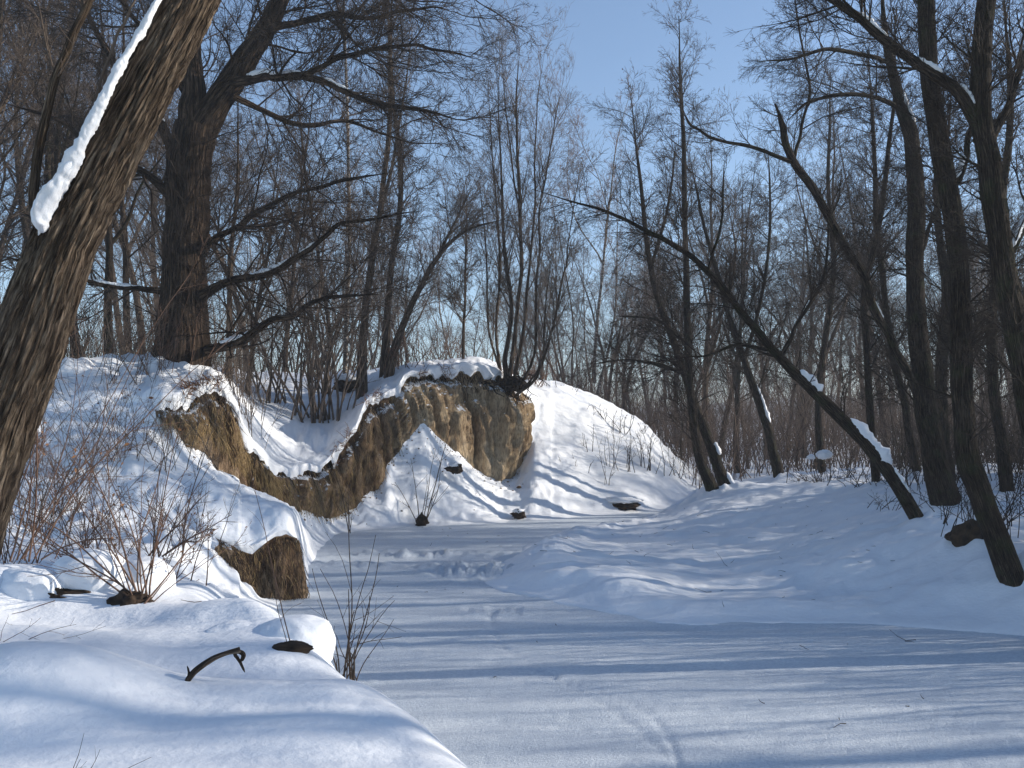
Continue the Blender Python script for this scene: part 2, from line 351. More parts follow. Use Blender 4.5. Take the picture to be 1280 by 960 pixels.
R_('C', 26, (-1900, 16, 1.8, U), (0, 16.2, 650), (120, 16.3, 650), (200, 16.4, 660), (262, 16.6, 668), (270, 16.7, 672), (290, 16.85, 680), (318, 17.05, 692), (330, 17.1, 680), (345, 17.3, 668), (360, 17.45, 662), (374, 17.6, 670), (381, 17.7, -0.25, U), (420, 17.5, -0.5, U), (1010, 17.5, -0.5, U))
R_('C2', 6, (-1900, 16.1, 1.85, U), (0, 16.4, 645), (120, 16.5, 645), (200, 16.6, 652), (262, 16.6, 658), (270, 16.65, 660), (290, 16.75, 666), (318, 16.95, 680), (330, 17.0, 670), (345, 17.2, 658), (360, 17.35, 653), (374, 17.5, 662), (381, 17.75, -0.25, U), (420, 17.9, -0.5, U), (1010, 17.9, -0.5, U))
R_('C3', 14, (-1900, 17, 2.2, U), (0, 17.2, 610), (120, 17.3, 610), (200, 17.3, 620), (250, 17.3, 634), (280, 17.5, 632), (330, 17.8, 628), (360, 18.1, 632), (372, 18.5, 645), (381, 19, -0.2, U), (420, 19, -0.5, U), (1010, 19, -0.5, U))
R_('D', 14, (-1900, 19, 3, U), (0, 18.8, 545), (100, 18.8, 548), (200, 19, 570), (240, 19.5, 590), (280, 20, 606), (320, 20.5, 620), (350, 21, 628), (372, 22, 640), (390, 23, 0.05, U), (430, 24, -0.4, U), (1010, 25, -0.5, U))
R_('I', 14, (-1900, 19.6, 3.3, U), (0, 19.6, 520), (100, 19.6, 525), (200, 19.7, 545), (240, 20, 575), (278, 20.5, 603), (313, 21.5, 619), (352, 22.8, 634), (375, 25.0, 655), (395, 26.6, 668), (420, 28.4, 0.0, U), (450, 29.3, 0.0, U), (500, 30.6, 0.0, U), (600, 31.6, 0.0, U), (700, 34, 0.0, U), (800, 36.5, 0.0, U), (860, 39, 0.0, U), (1010, 48, 0.0, U))
R_('E', 46, (-1900, 20, 3.5, U), (0, 20, 505), (100, 20, 512), (188, 20, 518), (200, 19.6, 525), (225, 20.2, 548), (258, 21, 572), (278, 21.8, 600), (313, 22.8, 617), (352, 24.0, 627), (375, 25.6, 640), (410, 28.9, 648), (446, 30.4, 634), (470, 31.4, 612), (477, 31.6, 600), (483, 31.9, 580), (492, 32.4, 572), (510, 33.1, 552), (519, 33.5, 533), (526, 33.7, 525), (536, 33.95, 530), (547, 34.2, 541), (586, 35, 580), (610, 35.5, 598), (621, 35.8, 604), (634, 36.3, 602), (645, 37, 592), (654, 37.5, 578), (661, 38, 556), (668, 38.3, 545), (700, 38.8, 548), (740, 39.3, 560), (800, 40, 570), (860, 41, 610), (900, 43, 0.4, U), (1010, 49, 0.2, U))
R_('L', 64, (-1900, 20.5, 3.6, U), (0, 20.5, 495), (100, 20.5, 500), (188, 20.5, 512), (200, 20.2, 512), (238, 21.2, 506), (250, 21.5, 494), (274, 22.3, 488), (297, 22.9, 521), (305, 23.1, 545), (320, 23.4, 567), (336, 23.8, 584), (352, 24.7, 590), (367, 25.9, 592), (399, 28.6, 588), (426, 30, 564), (446, 30.8, 537), (455, 31.3, 512), (461, 31.6, 502), (488, 33.3, 498), (500, 34, 482), (512, 34.6, 471), (551, 35.5, 467), (594, 36.3, 463), (625, 37, 471), (640, 37.6, 482), (649, 38, 490), (668, 39.5, 492), (700, 40, 505), (740, 40.5, 520), (800, 41.5, 545), (860, 43, 600), (900, 45, 0.5, U), (1010, 49.5, 0.3, U))
R_('L2', 8, (-1900, 20.7, 3.65, U), (0, 20.6, 490), (100, 20.6, 495), (188, 20.45, 506), (200, 20.0, 503), (238, 21.0, 494), (250, 21.3, 484), (274, 22.1, 476), (297, 22.75, 511), (305, 22.95, 537), (320, 23.3, 558), (336, 23.7, 575), (352, 24.6, 582), (367, 25.8, 584), (399, 28.5, 580), (426, 29.9, 556), (446, 30.65, 529), (455, 31.1, 503), (461, 31.4, 494), (488, 33.15, 489), (500, 33.85, 473), (512, 34.45, 463), (551, 35.35, 459), (594, 36.15, 455), (625, 36.85, 463), (640, 37.5, 476), (649, 38.05, 484), (668, 40.2, 486), (700, 40.8, 492), (740, 41.3, 508), (800, 42.2, 533), (860, 44, 592), (900, 45.4, 0.5, U), (1010, 49.7, 0.3, U))
R_('F', 22, (-1900, 24, 5, U), (0, 23, 462), (100, 23, 447), (200, 24, 444), (240, 24.2, 453), (265, 24.8, 467), (285, 25.2, 485), (300, 25.6, 515), (320, 26.2, 548), (345, 27.5, 568), (375, 28.5, 578), (410, 30.5, 562), (446, 32.5, 515), (477, 35, 475), (512, 37, 452), (551, 38, 450), (594, 39, 447), (625, 39.8, 455), (649, 40.5, 475), (680, 42, 476), (700, 42.5, 477), (740, 43, 493), (800, 44, 524), (860, 45, 586), (900, 46, 612), (1010, 50, 0.4, U))
R_('G', 22, (-1900, 45, 6.2, U), (0, 42, 475), (200, 42, 466), (300, 42, 461), (450, 42, 458), (620, 43, 462), (700, 52, 505), (800, 54, 545), (860, 56, 1.0, U), (1010, 60, 0.6, U))
R_('H', 14, (-1900, 120, 8.0, U), (0, 120, 6.5, U), (700, 120, 4.0, U), (860, 120, 2.0, U), (1010, 120, 1.2, U))
R_('J', 10, (-1900, 900, 10.0, U), (0, 900, 10.0, U), (1010, 900, 10.0, U))
rowd = []; rowz = []; rowtag = []; rown = [names[0]]
rowd.append(rails[0][0]); rowz.append(rails[0][1]); rowtag.append('near')
for k in range(1, len(rails)):
    for i in range(1, cnts[k]+1):
        t = i/cnts[k]
        rowd.append(rails[k-1][0]*(1-t)+rails[k][0]*t); rowz.append(rails[k-1][1]*(1-t)+rails[k][1]*t); rowtag.append(names[k])
DD = np.array(rowd); ZZ = np.array(rowz); rowtag = np.array(rowtag); NR, NC = DD.shape
PXc = np.broadcast_to(cols[None], DD.shape)
isE = ((rowtag == 'L')[:, None] & (PXc > 190) & (PXc < 664)); isB = ((rowtag == 'C')[:, None] & (PXc > 266) & (PXc < 379))
hard = (isE | isB).astype(float)
soft = 1-hard
for it in range(26):                                   # soften the snow, keep the cliffs
    for A_ in (ZZ, DD):
        Lp = np.zeros_like(A_); Lp[1:-1, 1:-1] = 0.25*(A_[:-2, 1:-1]+A_[2:, 1:-1]+A_[1:-1, :-2]+A_[1:-1, 2:])-A_[1:-1, 1:-1]
        dm = ((rowtag != 'near') & (rowtag != 'J') & (rowtag != 'H'))[:, None]
        w = 0.8*soft*dm*(1 if it < 8 else (DD < 20))
        A_ += w*Lp
ZZ0 = ZZ.copy(); DD0 = DD.copy()
XX = (PXc-640)/F*DD
amp = sm((DD-12)/3)*(1-hard)
above = sm((ZZ+0.05)/0.3)
ZZ = ZZ+amp*above*(0.20*fbm(XX/1.5, DD/1.5, ZZ/1.5, 3)+0.13*np.abs(fbm(XX/0.45, DD/0.6, ZZ/0.45+4, 3))+0.05*fbm(XX/0.16, DD/0.2, ZZ/0.2, 2))
# lumpy snow on the left slope and at the cliff foot
ZZ = ZZ+amp*above*(PXc < 300)*0.30*np.abs(fbm(XX/0.8+9, DD/0.9, ZZ/0.9, 3))
# earth relief: vertical furrows
def furrow(x, d, z):
    s = x*0.75+d*0.66
    g = np.clip(np.abs(vnoise(s/0.55, z/3.2+3, 1.0))*2.2, 0, 1); h = np.clip(np.abs(vnoise(s/0.2, z/1.6, 5.0))*2.5, 0, 1)
    return 0.34*g+0.20*h+0.22*fbm(s/0.9, z/0.9, 8, 3)+0.16*fbm(s/0.13, z/0.5, 2, 3)-0.2
rel = np.zeros_like(ZZ)
for msk, tg in ((isE, 'L'), (isB, 'C')):
    rr = np.where(rowtag == tg)[0]; t = np.zeros(NR); t[rr] = np.linspace(0, 1, len(rr)+1)[1:]
    env = np.sin(np.clip(t, 0, 1)*math.pi)[:, None]**0.45
    ff = furrow(XX, DD, ZZ)*(1.0 if tg == 'L' else 0.6)
    rel += msk*ff*env
    if tg == 'L':   # dark undercut just below the turf
        rel -= msk*(0.22*sm((t[:, None]-0.80)/0.1)*sm((1-t[:, None])/0.03))
        # big promontory on the right of the clay wall
        rel += msk*0.45*np.exp(-((PXc-632)/17)**2)*env
XX = XX+rel*0.62; YY = DD-rel*0.78
# ragged snow edge on the lip
lipm = (rowtag == 'L2')[:, None] & (PXc > 190) & (PXc < 664)
sarc = XX*0.75+DD*0.66
rag = np.clip(fbm(sarc/0.36, 0.5, 3, 3)*2.2+0.2, -0.4, 1.1)
dropm = np.zeros_like(ZZ); li = np.where(rowtag == 'L')[0][-1]
dropm[li-1:li+5] = 1; dropm[li-3:li-1] = 0.5
inpx = (PXc > 190) & (PXc < 664)
ZZ -= dropm*inpx*np.clip(rag, 0, 1.2)*0.27; YY -= dropm*inpx*0.07*(1+rag)
dropm *= 0
bi = np.where(rowtag == 'C')[0][-1]; dropm[bi-1:bi+4] = 1; inb = (PXc > 266) & (PXc < 376)
ZZ -= dropm*inb*np.clip(fbm(XX/0.25, 1.5, 2, 3)+0.2, 0, 1)*0.12; YY -= dropm*inb*0.10
# earth floor must not poke through beyond 12 m where the ice lies
grid = np.stack([XX, YY, ZZ], -1)
idx = np.arange(NR*NC).reshape(NR, NC)
q = np.stack([idx[:-1, :-1], idx[:-1, 1:], idx[1:, 1:], idx[1:, :-1]], -1)
eq = isE[1:, :-1] & isE[1:, 1:]; bq = isB[1:, :-1] & isB[1:, 1:]
def submesh(name, faces):
    u, inv = np.unique(faces.ravel(), return_inverse=True)
    return mesh_np(name, grid.reshape(-1, 3)[u], inv, np.full(len(faces), 4))
below = (np.maximum.reduce([ZZ[:-1, :-1], ZZ[:-1, 1:], ZZ[1:, 1:], ZZ[1:, :-1]]) < -0.12)
tag(link('snow_bank', submesh('snow_bank', q[~eq & ~bq & ~below]), None, M_SNOW), kind='structure')
# the two earth colours split where the clay wall begins
colm = 0.5*(cols[:-1]+cols[1:])[None]*np.ones((NR-1, 1)); wig = 12*vnoise(np.arange(NR-1)/6.0, 3.3)[:, None]
tag(link('clay_cliff', submesh('clay_cliff', q[eq & (colm+wig >= 497)]), None, M_CLAY), kind='structure')
tag(link('earth_cliff', submesh('earth_cliff', q[eq & (colm+wig < 497)]), None, M_EARTH), kind='structure')
tag(link('earth_bank', submesh('earth_bank', q[bq]), None, M_EARTH), kind='structure')
def left_z(px, d):
    j = int(np.argmin(abs(cols-px))); return float(np.interp(d, np.maximum.accumulate(DD0[:, j]), ZZ[:, j]))

def on_snow(px, py, dmax=16):      # the point of the near bank's snow seen at a pixel
    d = np.linspace(3, dmax, 1300); x = (px-640)/F*d; h = near_h(x, d)+0.0; k = np.where(Z(py, d) <= h)[0]
    d = d[k[0]] if len(k) else dmax; return np.array([(px-640)/F*d, d, Z(py, d)])

def snow_lump(A, c, r, seed, rough=0.10, rings=40, seg=60):
    th = np.linspace(0, math.pi, rings)[:, None]; ph = np.arange(seg)[None]/seg*2*math.pi
    d = np.stack([np.sin(th)*np.cos(ph), np.sin(th)*np.sin(ph), np.cos(th)+0*ph], -1)
    k = 1+rough*2*fbm(d[..., 0]*1.3+seed, d[..., 1]*1.3, d[..., 2]*1.3, 3)
    d = np.sign(d)*np.abs(d)**0.85
    X = np.array(c)+d*k[..., None]*np.array(r); i = np.arange(rings-1)[:, None]; j = np.arange(seg)[None]; j2 = (j+1) % seg
    A.add(X.reshape(-1, 3), np.stack([i*seg+j, (i+1)*seg+j, (i+1)*seg+j2, i*seg+j2], -1).reshape(-1, 4))
A = Acc(); c_ = on_snow(384, 808)
snow_lump(A, c_+np.array([-0.20, 0.34, -0.05]), (0.36, 0.38, 0.25), 3); snow_lump(A, c_+np.array([-0.62, 0.48, -0.06]), (0.45, 0.40, 0.19), 7)
tag(link('snow_hump', A.mesh('snow_hump'), None, M_SNOW), kind='structure')
A = Acc(); h1 = on_snow(92, 742); h2 = on_snow(28, 752); h3 = on_snow(150, 738)
snow_lump(A, h1+np.array([0, 0.42, 0.02]), (0.46, 0.40, 0.36), 11); snow_lump(A, h2+np.array([-0.05, 0.40, -0.04]), (0.42, 0.38, 0.34), 12); snow_lump(A, h3+np.array([0.05, 0.50, -0.02]), (0.34, 0.32, 0.30), 13)
tag(link('snow_hummocks', A.mesh('snow_hummocks'), None, M_SNOW), kind='structure')

# ------------------------------------------------------------------ ground: right bank
SH = [(9.5, 62), (8.3, 50), (7.2, 42), (6.1, 36.5), (3.1, 31.3), (1.45, 29), (0.25, 24.3), (-0.46, 19.9), (-0.1, 18.2), (0.85, 17), (1.8, 15.7), (2.7, 14.9), (4.6, 15.1), (7.7, 14.3), (11, 12.2), (15, 10), (30, 6), (90, 0)]
SHA = catmull(np.array([(a, b, 0) for a, b in SH]), 90)[:, :2][::-1]
CP = [W(*p) for p in [(690, 688, 21.5), (655, 708, 20.3), (700, 676, 25), (765, 726, 17.6), (820, 748, 16.3), (860, 712, 20.5), (800, 690, 23.5), (900, 683, 24), (840, 650, 31), (1000, 702, 20),
      (1000, 650, 27), (1010, 601, 36), (900, 613, 34), (950, 602, 37), (1100, 682, 19), (1148, 652, 20), (1180, 632, 22), (1265, 735, 14.8), (1280, 672, 18), (1100, 752, 16), (960, 750, 16.5),
      (1330, 715, 13.8), (1100, 590, 34), (1000, 590, 50), (1280, 578, 60), (870, 628, 36), (1230, 655, 18)]]
CP += [np.array(p) for p in [(20, 20, 1.6), (40, 20, 2.2), (30, 80, 1.8), (10, 100, 1.0), (90, 10, 3), (60, 120, 3), (16, 13, 1.2), (12, 40, 1.2), (30, 10, 1.5)]]
CP = np.array(CP)
TB = [(*W(px, py, d)[:2], q) for px, py, d, q in [(892, 616, 34, .7), (910, 612, 35, .7), (975, 600, 37, .7), (1150, 655, 20, .5), (1188, 640, 22, .7), (1275, 748, 15.4, .45), (1216, 672, 17.3, .5), (1098, 630, 30, .5), (1150, 615, 31, .5), (1195, 635, 28, .6), (1030, 605, 38, .5)]]
def tps(r): return np.where(r > 0, r*r*np.log(r+1e-9), 0)
_l = lambda p: np.stack([np.log1p(np.hypot(p[..., 0], p[..., 1]))*12, np.arctan2(p[..., 0], p[..., 1])*20], -1)
cx = _l(CP); n_ = len(CP); K = np.hypot(*(cx[:, None]-cx[None]).transpose(2, 0, 1)); K = tps(K)+np.eye(n_)*0.6
Pm = np.hstack([np.ones((n_, 1)), cx]); Am = np.block([[K, Pm], [Pm.T, np.zeros((3, 3))]])
sol = np.linalg.solve(Am, np.concatenate([CP[:, 2], np.zeros(3)]))
def right_h(x, y):
    p = _l(np.stack([x, y], -1)); sh = p.shape[:-1]; p = p.reshape(-1, 2); out = np.full(len(p), sol[n_])+p@sol[n_+1:]
    for k in range(n_): out += sol[k]*tps(np.hypot(p[:, 0]-cx[k, 0], p[:, 1]-cx[k, 1]))
    out = out.reshape(sh); s = -polydist(x, y, SHA)
    far = sm((y-38)/20); s = s+0.30*fbm(x/0.9, y/1.1, 2, 3)*sm((14-x)/4)
    z = np.clip(out, 0.06, 3.2)
    und = 0.20*fbm(x/2.2+5, y/1.6, 1, 3)+0.13*fbm(x/0.9, y/0.55, 3, 3)+0.045*fbm(x/0.28, y/0.22, 6, 3)
    z = z+und*(1+0.6*far)
    z = z+0.12*np.exp(-((s-0.7)/0.7)**2)*sm((9-x)/4)+(0.22*np.abs(fbm(x/0.35, y/0.4, 4, 3))+0.14*np.abs(fbm(x/0.14, y/0.16, 7, 2)))*np.exp(-((s-0.6)/0.6)**2)*sm((y-19)/3)
    for tx, ty, rr_ in TB: z = z+0.22*np.exp(-((x-tx-0.1)**2+(y-ty)**2)/rr_**2)*(1+0.6*vnoise(x*4, y*4))
    return np.maximum(z, 0.05)*sm((s+0.2)/1.7)**0.8-0.5*(1-sm((s+0.4)/0.42))
pc = np.concatenate([np.arange(560, 1400, 2.6), np.linspace(1402, 2200, 90), np.linspace(2230, 7000, 60)])
dr = np.concatenate([3.0*(12/3.0)**np.linspace(0, 1, 40)[:-1], 12*(60/12)**np.linspace(0, 1, 260)[:-1], 60*(900/60)**np.linspace(0, 1, 24)])
PX2, D2 = np.meshgrid(pc, dr); X2 = (PX2-640)/F*D2; H2 = right_h(X2, D2)
H2 = H2*(1-sm((D2-120)/600))+9*sm((D2-120)/600)
g2 = np.stack([X2, D2, H2], -1); i2 = np.arange(g2[..., 0].size).reshape(D2.shape)
q2 = np.stack([i2[:-1, :-1], i2[:-1, 1:], i2[1:, 1:], i2[1:, :-1]], -1)
ok = np.maximum.reduce([H2[:-1, :-1], H2[:-1, 1:], H2[1:, 1:], H2[1:, :-1]]) > -0.15
f2 = q2[ok]; u2, inv2 = np.unique(f2.ravel(), return_inverse=True)
tag(link('snowy_river_bank', mesh_np('snowy_river_bank', g2.reshape(-1, 3)[u2], inv2, np.full(len(f2), 4)), None, M_SNOW), kind='structure')
def rz(x, y): return float(right_h(np.array([float(x)]), np.array([float(y)]))[0])

# ------------------------------------------------------------------ river ice
px3 = np.concatenate([np.linspace(-1200, 300, 40), np.arange(303, 1320, 4), np.linspace(1330, 6000, 80)])
d3 = 2.0*(70/2.0)**np.linspace(0, 1, 260); PX3, D3 = np.meshgrid(px3, d3); X3 = (PX3-640)/F*D3
H3 = 0.026*fbm(X3/1.6, D3/0.5, 0, 4)+0.010*fbm(X3/0.12, D3/0.10, 3, 3)
pl = G(X3, D3, -0.75, 20.6, 1.1, 0.9, 1.0)+G(X3, D3, -0.4, 16.0, 0.6, 0.35, 0.6)+G(X3, D3, -4.6, 21.5, 3.0, 0.6, 0.5)+G(X3, D3, -2.2, 23.5, 2.2, 0.6, 0.7)
H3 += pl*np.abs(fbm(X3/0.22, D3/0.25, 9, 3))*0.5
# two thin sledge or bird tracks pressed in the snow on the ice
def trackline(pts):
    C = catmull(np.array([(*W(a, b, 3600/(b-540))[:2], 0) for a, b in pts]), 60)[:, :2]; return C
for pts in ([(612, 765), (622, 800), (655, 826), (690, 845), (735, 868), (790, 905), (838, 950), (870, 985)], [(690, 845), (745, 862), (800, 885), (832, 915), (850, 960)]):
    dd_ = np.abs(polydist(X3, D3, trackline(pts))); H3 -= 0.020*np.exp(-(dd_/0.035)**2)
g3 = np.stack([X3, D3, H3], -1); i3 = np.arange(H3.size).reshape(H3.shape)
q3 = np.stack([i3[:-1, :-1], i3[:-1, 1:], i3[1:, 1:], i3[1:, :-1]], -1).reshape(-1, 4)
tag(link('frozen_river', mesh_np('frozen_river', g3.reshape(-1, 3), q3.ravel(), np.full(len(q3), 4)), None, M_ICE), kind='structure')

# ------------------------------------------------------------------ far hill
xs = np.linspace(-900, 1300, 160); ys = np.linspace(480, 900, 12); XH, YH = np.meshgrid(xs, ys)
HH = -2+sm((YH-480)/300)*(26+14*fbm(XH/300, 0.3, 0, 3)+3*fbm(XH/30, YH/30, 0, 3))
ih = np.arange(HH.size).reshape(HH.shape); qh = np.stack([ih[:-1, :-1], ih[:-1, 1:], ih[1:, 1:], ih[1:, :-1]], -1).reshape(-1, 4)
tag(link('wooded_hill', mesh_np('wooded_hill', np.stack([XH, YH, HH], -1).reshape(-1, 3), qh.ravel(), np.full(len(qh), 4)), None, M_FAR), kind='structure')

# ------------------------------------------------------------------ tree assembly
def assemble(name, label, cat, wood, twig, bm, tm, parts=(), leaf=None, group=None, loc=(0, 0, 0)):
    t = empty(name, loc); tag(t, label, cat, group)
    inv = np.array(loc, float)
    for A in (wood, twig, leaf):
        if A is not None and A.n: A.V = [v-inv for v in A.V]
    for pn, A in parts:
        A.V = [v-inv for v in A.V]; link(pn, A.mesh(pn), t, M_SNOW if pn == 'snow_patch' else bm)
    if wood.n: link('branches', wood.mesh('branches'), t, bm)['kind'] = 'stuff'
    if twig.n: link('crown', twig.mesh('crown'), t, tm)['kind'] = 'stuff'
    if leaf is not None and leaf.n: link('dead_leaves', leaf.mesh('dead_leaves', False), t, M_LEAF)['kind'] = 'stuff'
    return t
def snow_seg(A, P, R, t0, t1, **k):
    n = len(P); i0, i1 = int(t0*(n-1)), int(t1*(n-1)); Q = resample(P[i0:i1+1], 26); r = np.interp(np.linspace(i0, i1, 26), np.arange(n), R)
    snow_strip(A, Q, r, **k)

# ---- big leaning willow in the left foreground
rng = np.random.default_rng(11)
wood, twig, snow, trk, snow2, sp1 = Acc(), Acc(), Acc(), Acc(), Acc(), Acc()
P, R = main_line([(-110, 840, 7, 150), (-85, 760, 7, 132), (-45, 633, 7, 112), (-5, 525, 7, 99), (33, 433, 7, 89), (80, 305, 7, 76), (130, 205, 7.05, 74), (182, 105, 7.1, 69), (238, 0, 7.2, 62), (290, -110, 7.3, 54), (350, -260, 7.5, 44)], 420); R = R*0.94
sides = 150; T = np.gradient(P, axis=0); T /= np.linalg.norm(T, axis=1, keepdims=True)
Uv = np.array([[0, 1., 0]])-T[:, 1:2]*T; Uv /= np.linalg.norm(Uv, axis=1, keepdims=True); Vv = np.cross(T, Uv)
a = np.arange(sides)/sides*2*math.pi; Ls = np.concatenate([[0], np.cumsum(np.linalg.norm(np.diff(P, axis=0), axis=1))])
ca, sa = np.cos(a)[None], np.sin(a)[None]; s_ = Ls[:, None]
warp = 0.35*vnoise(ca*3, sa*3, s_*3.0)
def fur(k, m, o): return 1-np.abs(vnoise(ca*k+warp+o, sa*k+o, s_*m+warp*2))*2
crk = lambda k, m, o, g: np.clip(np.abs(vnoise(ca*k+warp+o, sa*k+o, s_*m+warp*2))*g, 0, 1)
ridge = 0.65*crk(5.0, 2.6, 0, 3.4)+0.35*crk(9, 5, 5, 3.0)-0.6
hgt = 0.034*ridge+0.014*fbm(ca*16, sa*16, s_*16, 3)+0.012*fbm(ca*2, sa*2, s_*1.5, 2)
X = P[:, None]+((R[:, None]+hgt)[..., None])*(ca[..., None]*Uv[:, None]+sa[..., None]*Vv[:, None])
i = np.arange(len(P)-1)[:, None]; j = np.arange(sides)[None]; j2 = (j+1) % sides
qq = np.stack([i*sides+j, i*sides+j2, (i+1)*sides+j2, (i+1)*sides+j], -1).reshape(-1, 4)
uvv = np.stack([np.broadcast_to(np.minimum(a, 6.283-a)[None]*0.2, (len(P), sides)), np.broadcast_to(s_, (len(P), sides))], -1).reshape(-1, 2)
trk.add(X.reshape(-1, 3), qq, uvv)
S1 = main_line([(47, 285, 6.9, 13), (42, 225, 6.85, 12), (60, 135, 6.8, 11), (84, 60, 6.8, 10), (113, 0, 6.8, 9), (150, -90, 6.8, 6)], 50, 0.02, 3)
S2 = main_line([(112, 150, 6.9, 5), (130, 90, 6.9, 4), (152, 40, 6.9, 4), (168, 2, 6.9, 3), (185, -60, 6.9, 2)], 30, 0.02, 9)
sp1.tubes(S1[0][None], S1[1][None], 10); twig.tubes(S2[0][None], S2[1][None], 6)
ramify(rng, wood, twig, [(P[330:], R[330:]*0.3)], 6, (0, 1), (35, 70), 1.8, 0.02, 0.12, 2)
ramify(rng, wood, twig, [S1], 3, (0.3, 1), (25, 50), 0.6, 0.05, 0.1, 1)
Psn, Rsn = main_line([(62, 300, 6.80, 34), (80, 252, 6.80, 33), (104, 203, 6.80, 30), (128, 152, 6.81, 26), (154, 96, 6.86, 22), (182, 45, 6.92, 18), (205, 0, 6.96, 15), (242, -70, 7.02, 12)], 170)
snow_strip(snow, Psn, Rsn, side=(-1, -0.35, 0.6), w=0.54, h=0.5, seed=4, rs=20)
bl = G(0, 0, 0, 0, 1, 1, 1)
Pb, Rb = main_line([(66, 296, 6.80, 34), (74, 270, 6.79, 50), (90, 238, 6.79, 44), (108, 200, 6.8, 24)], 60)
snow_strip(snow2, Pb, Rb, side=(-1, -0.2, 0.5), w=0.75, h=0.45, seed=8, rs=20)
assemble('leaning_tree', 'thick leaning trunk, furrowed sunlit bark, strip of snow, nearest tree at the left', 'tree', wood, twig, M_BARK1, M_TWIG, [('trunk', trk), ('sprout', sp1), ('snow_patch', snow), ('snow_patch', snow2)], loc=tuple(W(-110, 810, 7)))

# ---- generic builder for traced trees
def traced(name, label, trunks, bm, tm, dens=2.5, l1=2.2, snows=(), seed=0, sides=12, lims=(0.3, 1), ang=(30, 65), up=0.03, wig=0.10, levels=3, k=(6, 5, 3), rmin=0.003, wob=0.03, cat='tree', group=None, leafn=0, flat=0.0, tsh=0.5, wsc=0.88, spr=(34, 2.6)):
    rng = np.random.default_rng(seed+100); wood, twig = Acc(), Acc(); lines = []; parts = []; trunks = [[(a, b, c, w*wsc) for a, b, c, w in t] for t in trunks]
    for i, pts in enumerate(trunks):
        P, R = main_line(pts, 60, wob, seed*3.1+i)
        if i == 0 and pts[0][1] > 430:     # root end: carry the foot on into the ground, flared
            e = P[0]-P[3]; e[2] = -abs(e[2]); e = e/np.linalg.norm(e); fl = 1+(0.12 if R[0] > 0.5 else 0.35)*np.exp(-np.arange(60)/2.2*R[0]**-1*0.06); R = R*fl
            P = np.vstack([P[0]+e*0.7, P[0]+e*0.3, P[2:]]); R[0] *= 1.25
        lines.append((P, R)); P2, R2 = P[None], R[None]*(1+0.06*vnoise(np.arange(60)/3.0, seed+i*5.5))[None]
        tr = Acc(); tr.tubes(P2, R2, sides); parts.append(('trunk' if pts[0][1] > 430 and i < 1 else ('stem' if cat == 'stem clump' else 'limb'), tr))
    P1, Q1, PT = ramify(rng, wood, twig, lines, dens, lims, ang, l1, up, wig, levels, rmin, k[0], k[1], k[2], flat, tsh)
    for (li, t0, t1, h) in snows:
        P, R = lines[li]; sn = Acc(); snow_seg(sn, P, R, t0, t1, w=1.0, h=h, seed=seed+t0*10); parts.append(('snow_patch', sn))
    leaf = leaves(rng, PT, leafn, 0.035) if leafn else None
    b = lines[0][0][0]
    t = assemble(name, label, cat, wood, twig, bm, tm, parts, leaf, group, tuple(b))
    if spr: hang_sprays(t, lines, spr[0], spr[1], seed, SPRAY_D if tm is M_TWIGD else SPRAY, lims[0], ang, up*3, b)
    return t

# ---- branch sprays: shared meshes, hung on the traced trees as one part each
SPRAY = []
for i in range(7):
    rg = np.random.default_rng(400+i); A = Acc(); n0 = 11
    P, Q = grow(rg, np.zeros((1, 3)), np.array([[0, 0, 1.0]]), np.array([1.0]), np.array([0.0085]), n0, 0.07, 0.0, 0.2); A.tubes(P, Q, 4); L = np.array([1.0])
    for cnt_, lr_, np_ in ((13, 0.5, 6), (6, 0.5, 4), (4, 0.5, 3)):
        S, D, Lc, Rc = sprout(rg, P, Q, L, cnt_, 0.1, 1.0, 22, 52, lr_, 0.6, 0.0016, 0.45); P, Q = grow(rg, S, D, Lc, Rc, np_, 0.10, 0.0, 0.4); L = Lc; A.tubes(P, Q, 3)
    SPRAY.append(A.mesh('branch'))
SPRAY_D = [m.copy() for m in SPRAY]
for m in SPRAY: m.materials.append(M_TWIG)
for m in SPRAY_D: m.materials.append(M_TWIGD)
def hang_sprays(t, lines, n, size, seed, meshes, t0=0.35, ang=(30, 65), up=0.25, base=None, rel=True):
    rg = np.random.default_rng(seed+900); lens = np.array([np.linalg.norm(np.diff(P, axis=0), axis=1).sum()*(1 if P[-1][2] < 14 or True else 1) for P, R in lines]); pr = lens/lens.sum()
    for k in range(n):
        P, R = lines[rg.choice(len(lines), p=pr)]; f = rg.uniform(t0, 1.0); i = min(int(f*(len(P)-1)), len(P)-2)
        T = P[i+1]-P[i]; T = T/np.linalg.norm(T); q = rg.normal(0, 1, 3); q -= q.dot(T)*T; q /= np.linalg.norm(q)
        a = math.radians(rg.uniform(*ang)); d = T*math.cos(a)+q*math.sin(a); d[2] += up; d /= np.linalg.norm(d)
        o = link('branch', meshes[int(rg.integers(len(meshes)))], t); o.location = tuple(P[i]-base); o.rotation_mode = 'QUATERNION'
        from mathutils import Quaternion
        o.rotation_quaternion = Vector(d).to_track_quat('Z', 'Y') @ Quaternion((0, 0, 1), rg.uniform(0, 6.28))
        z_ = size*rg.uniform(0.6, 1.3)*(1-0.45*f); o.scale = (z_, z_, z_)

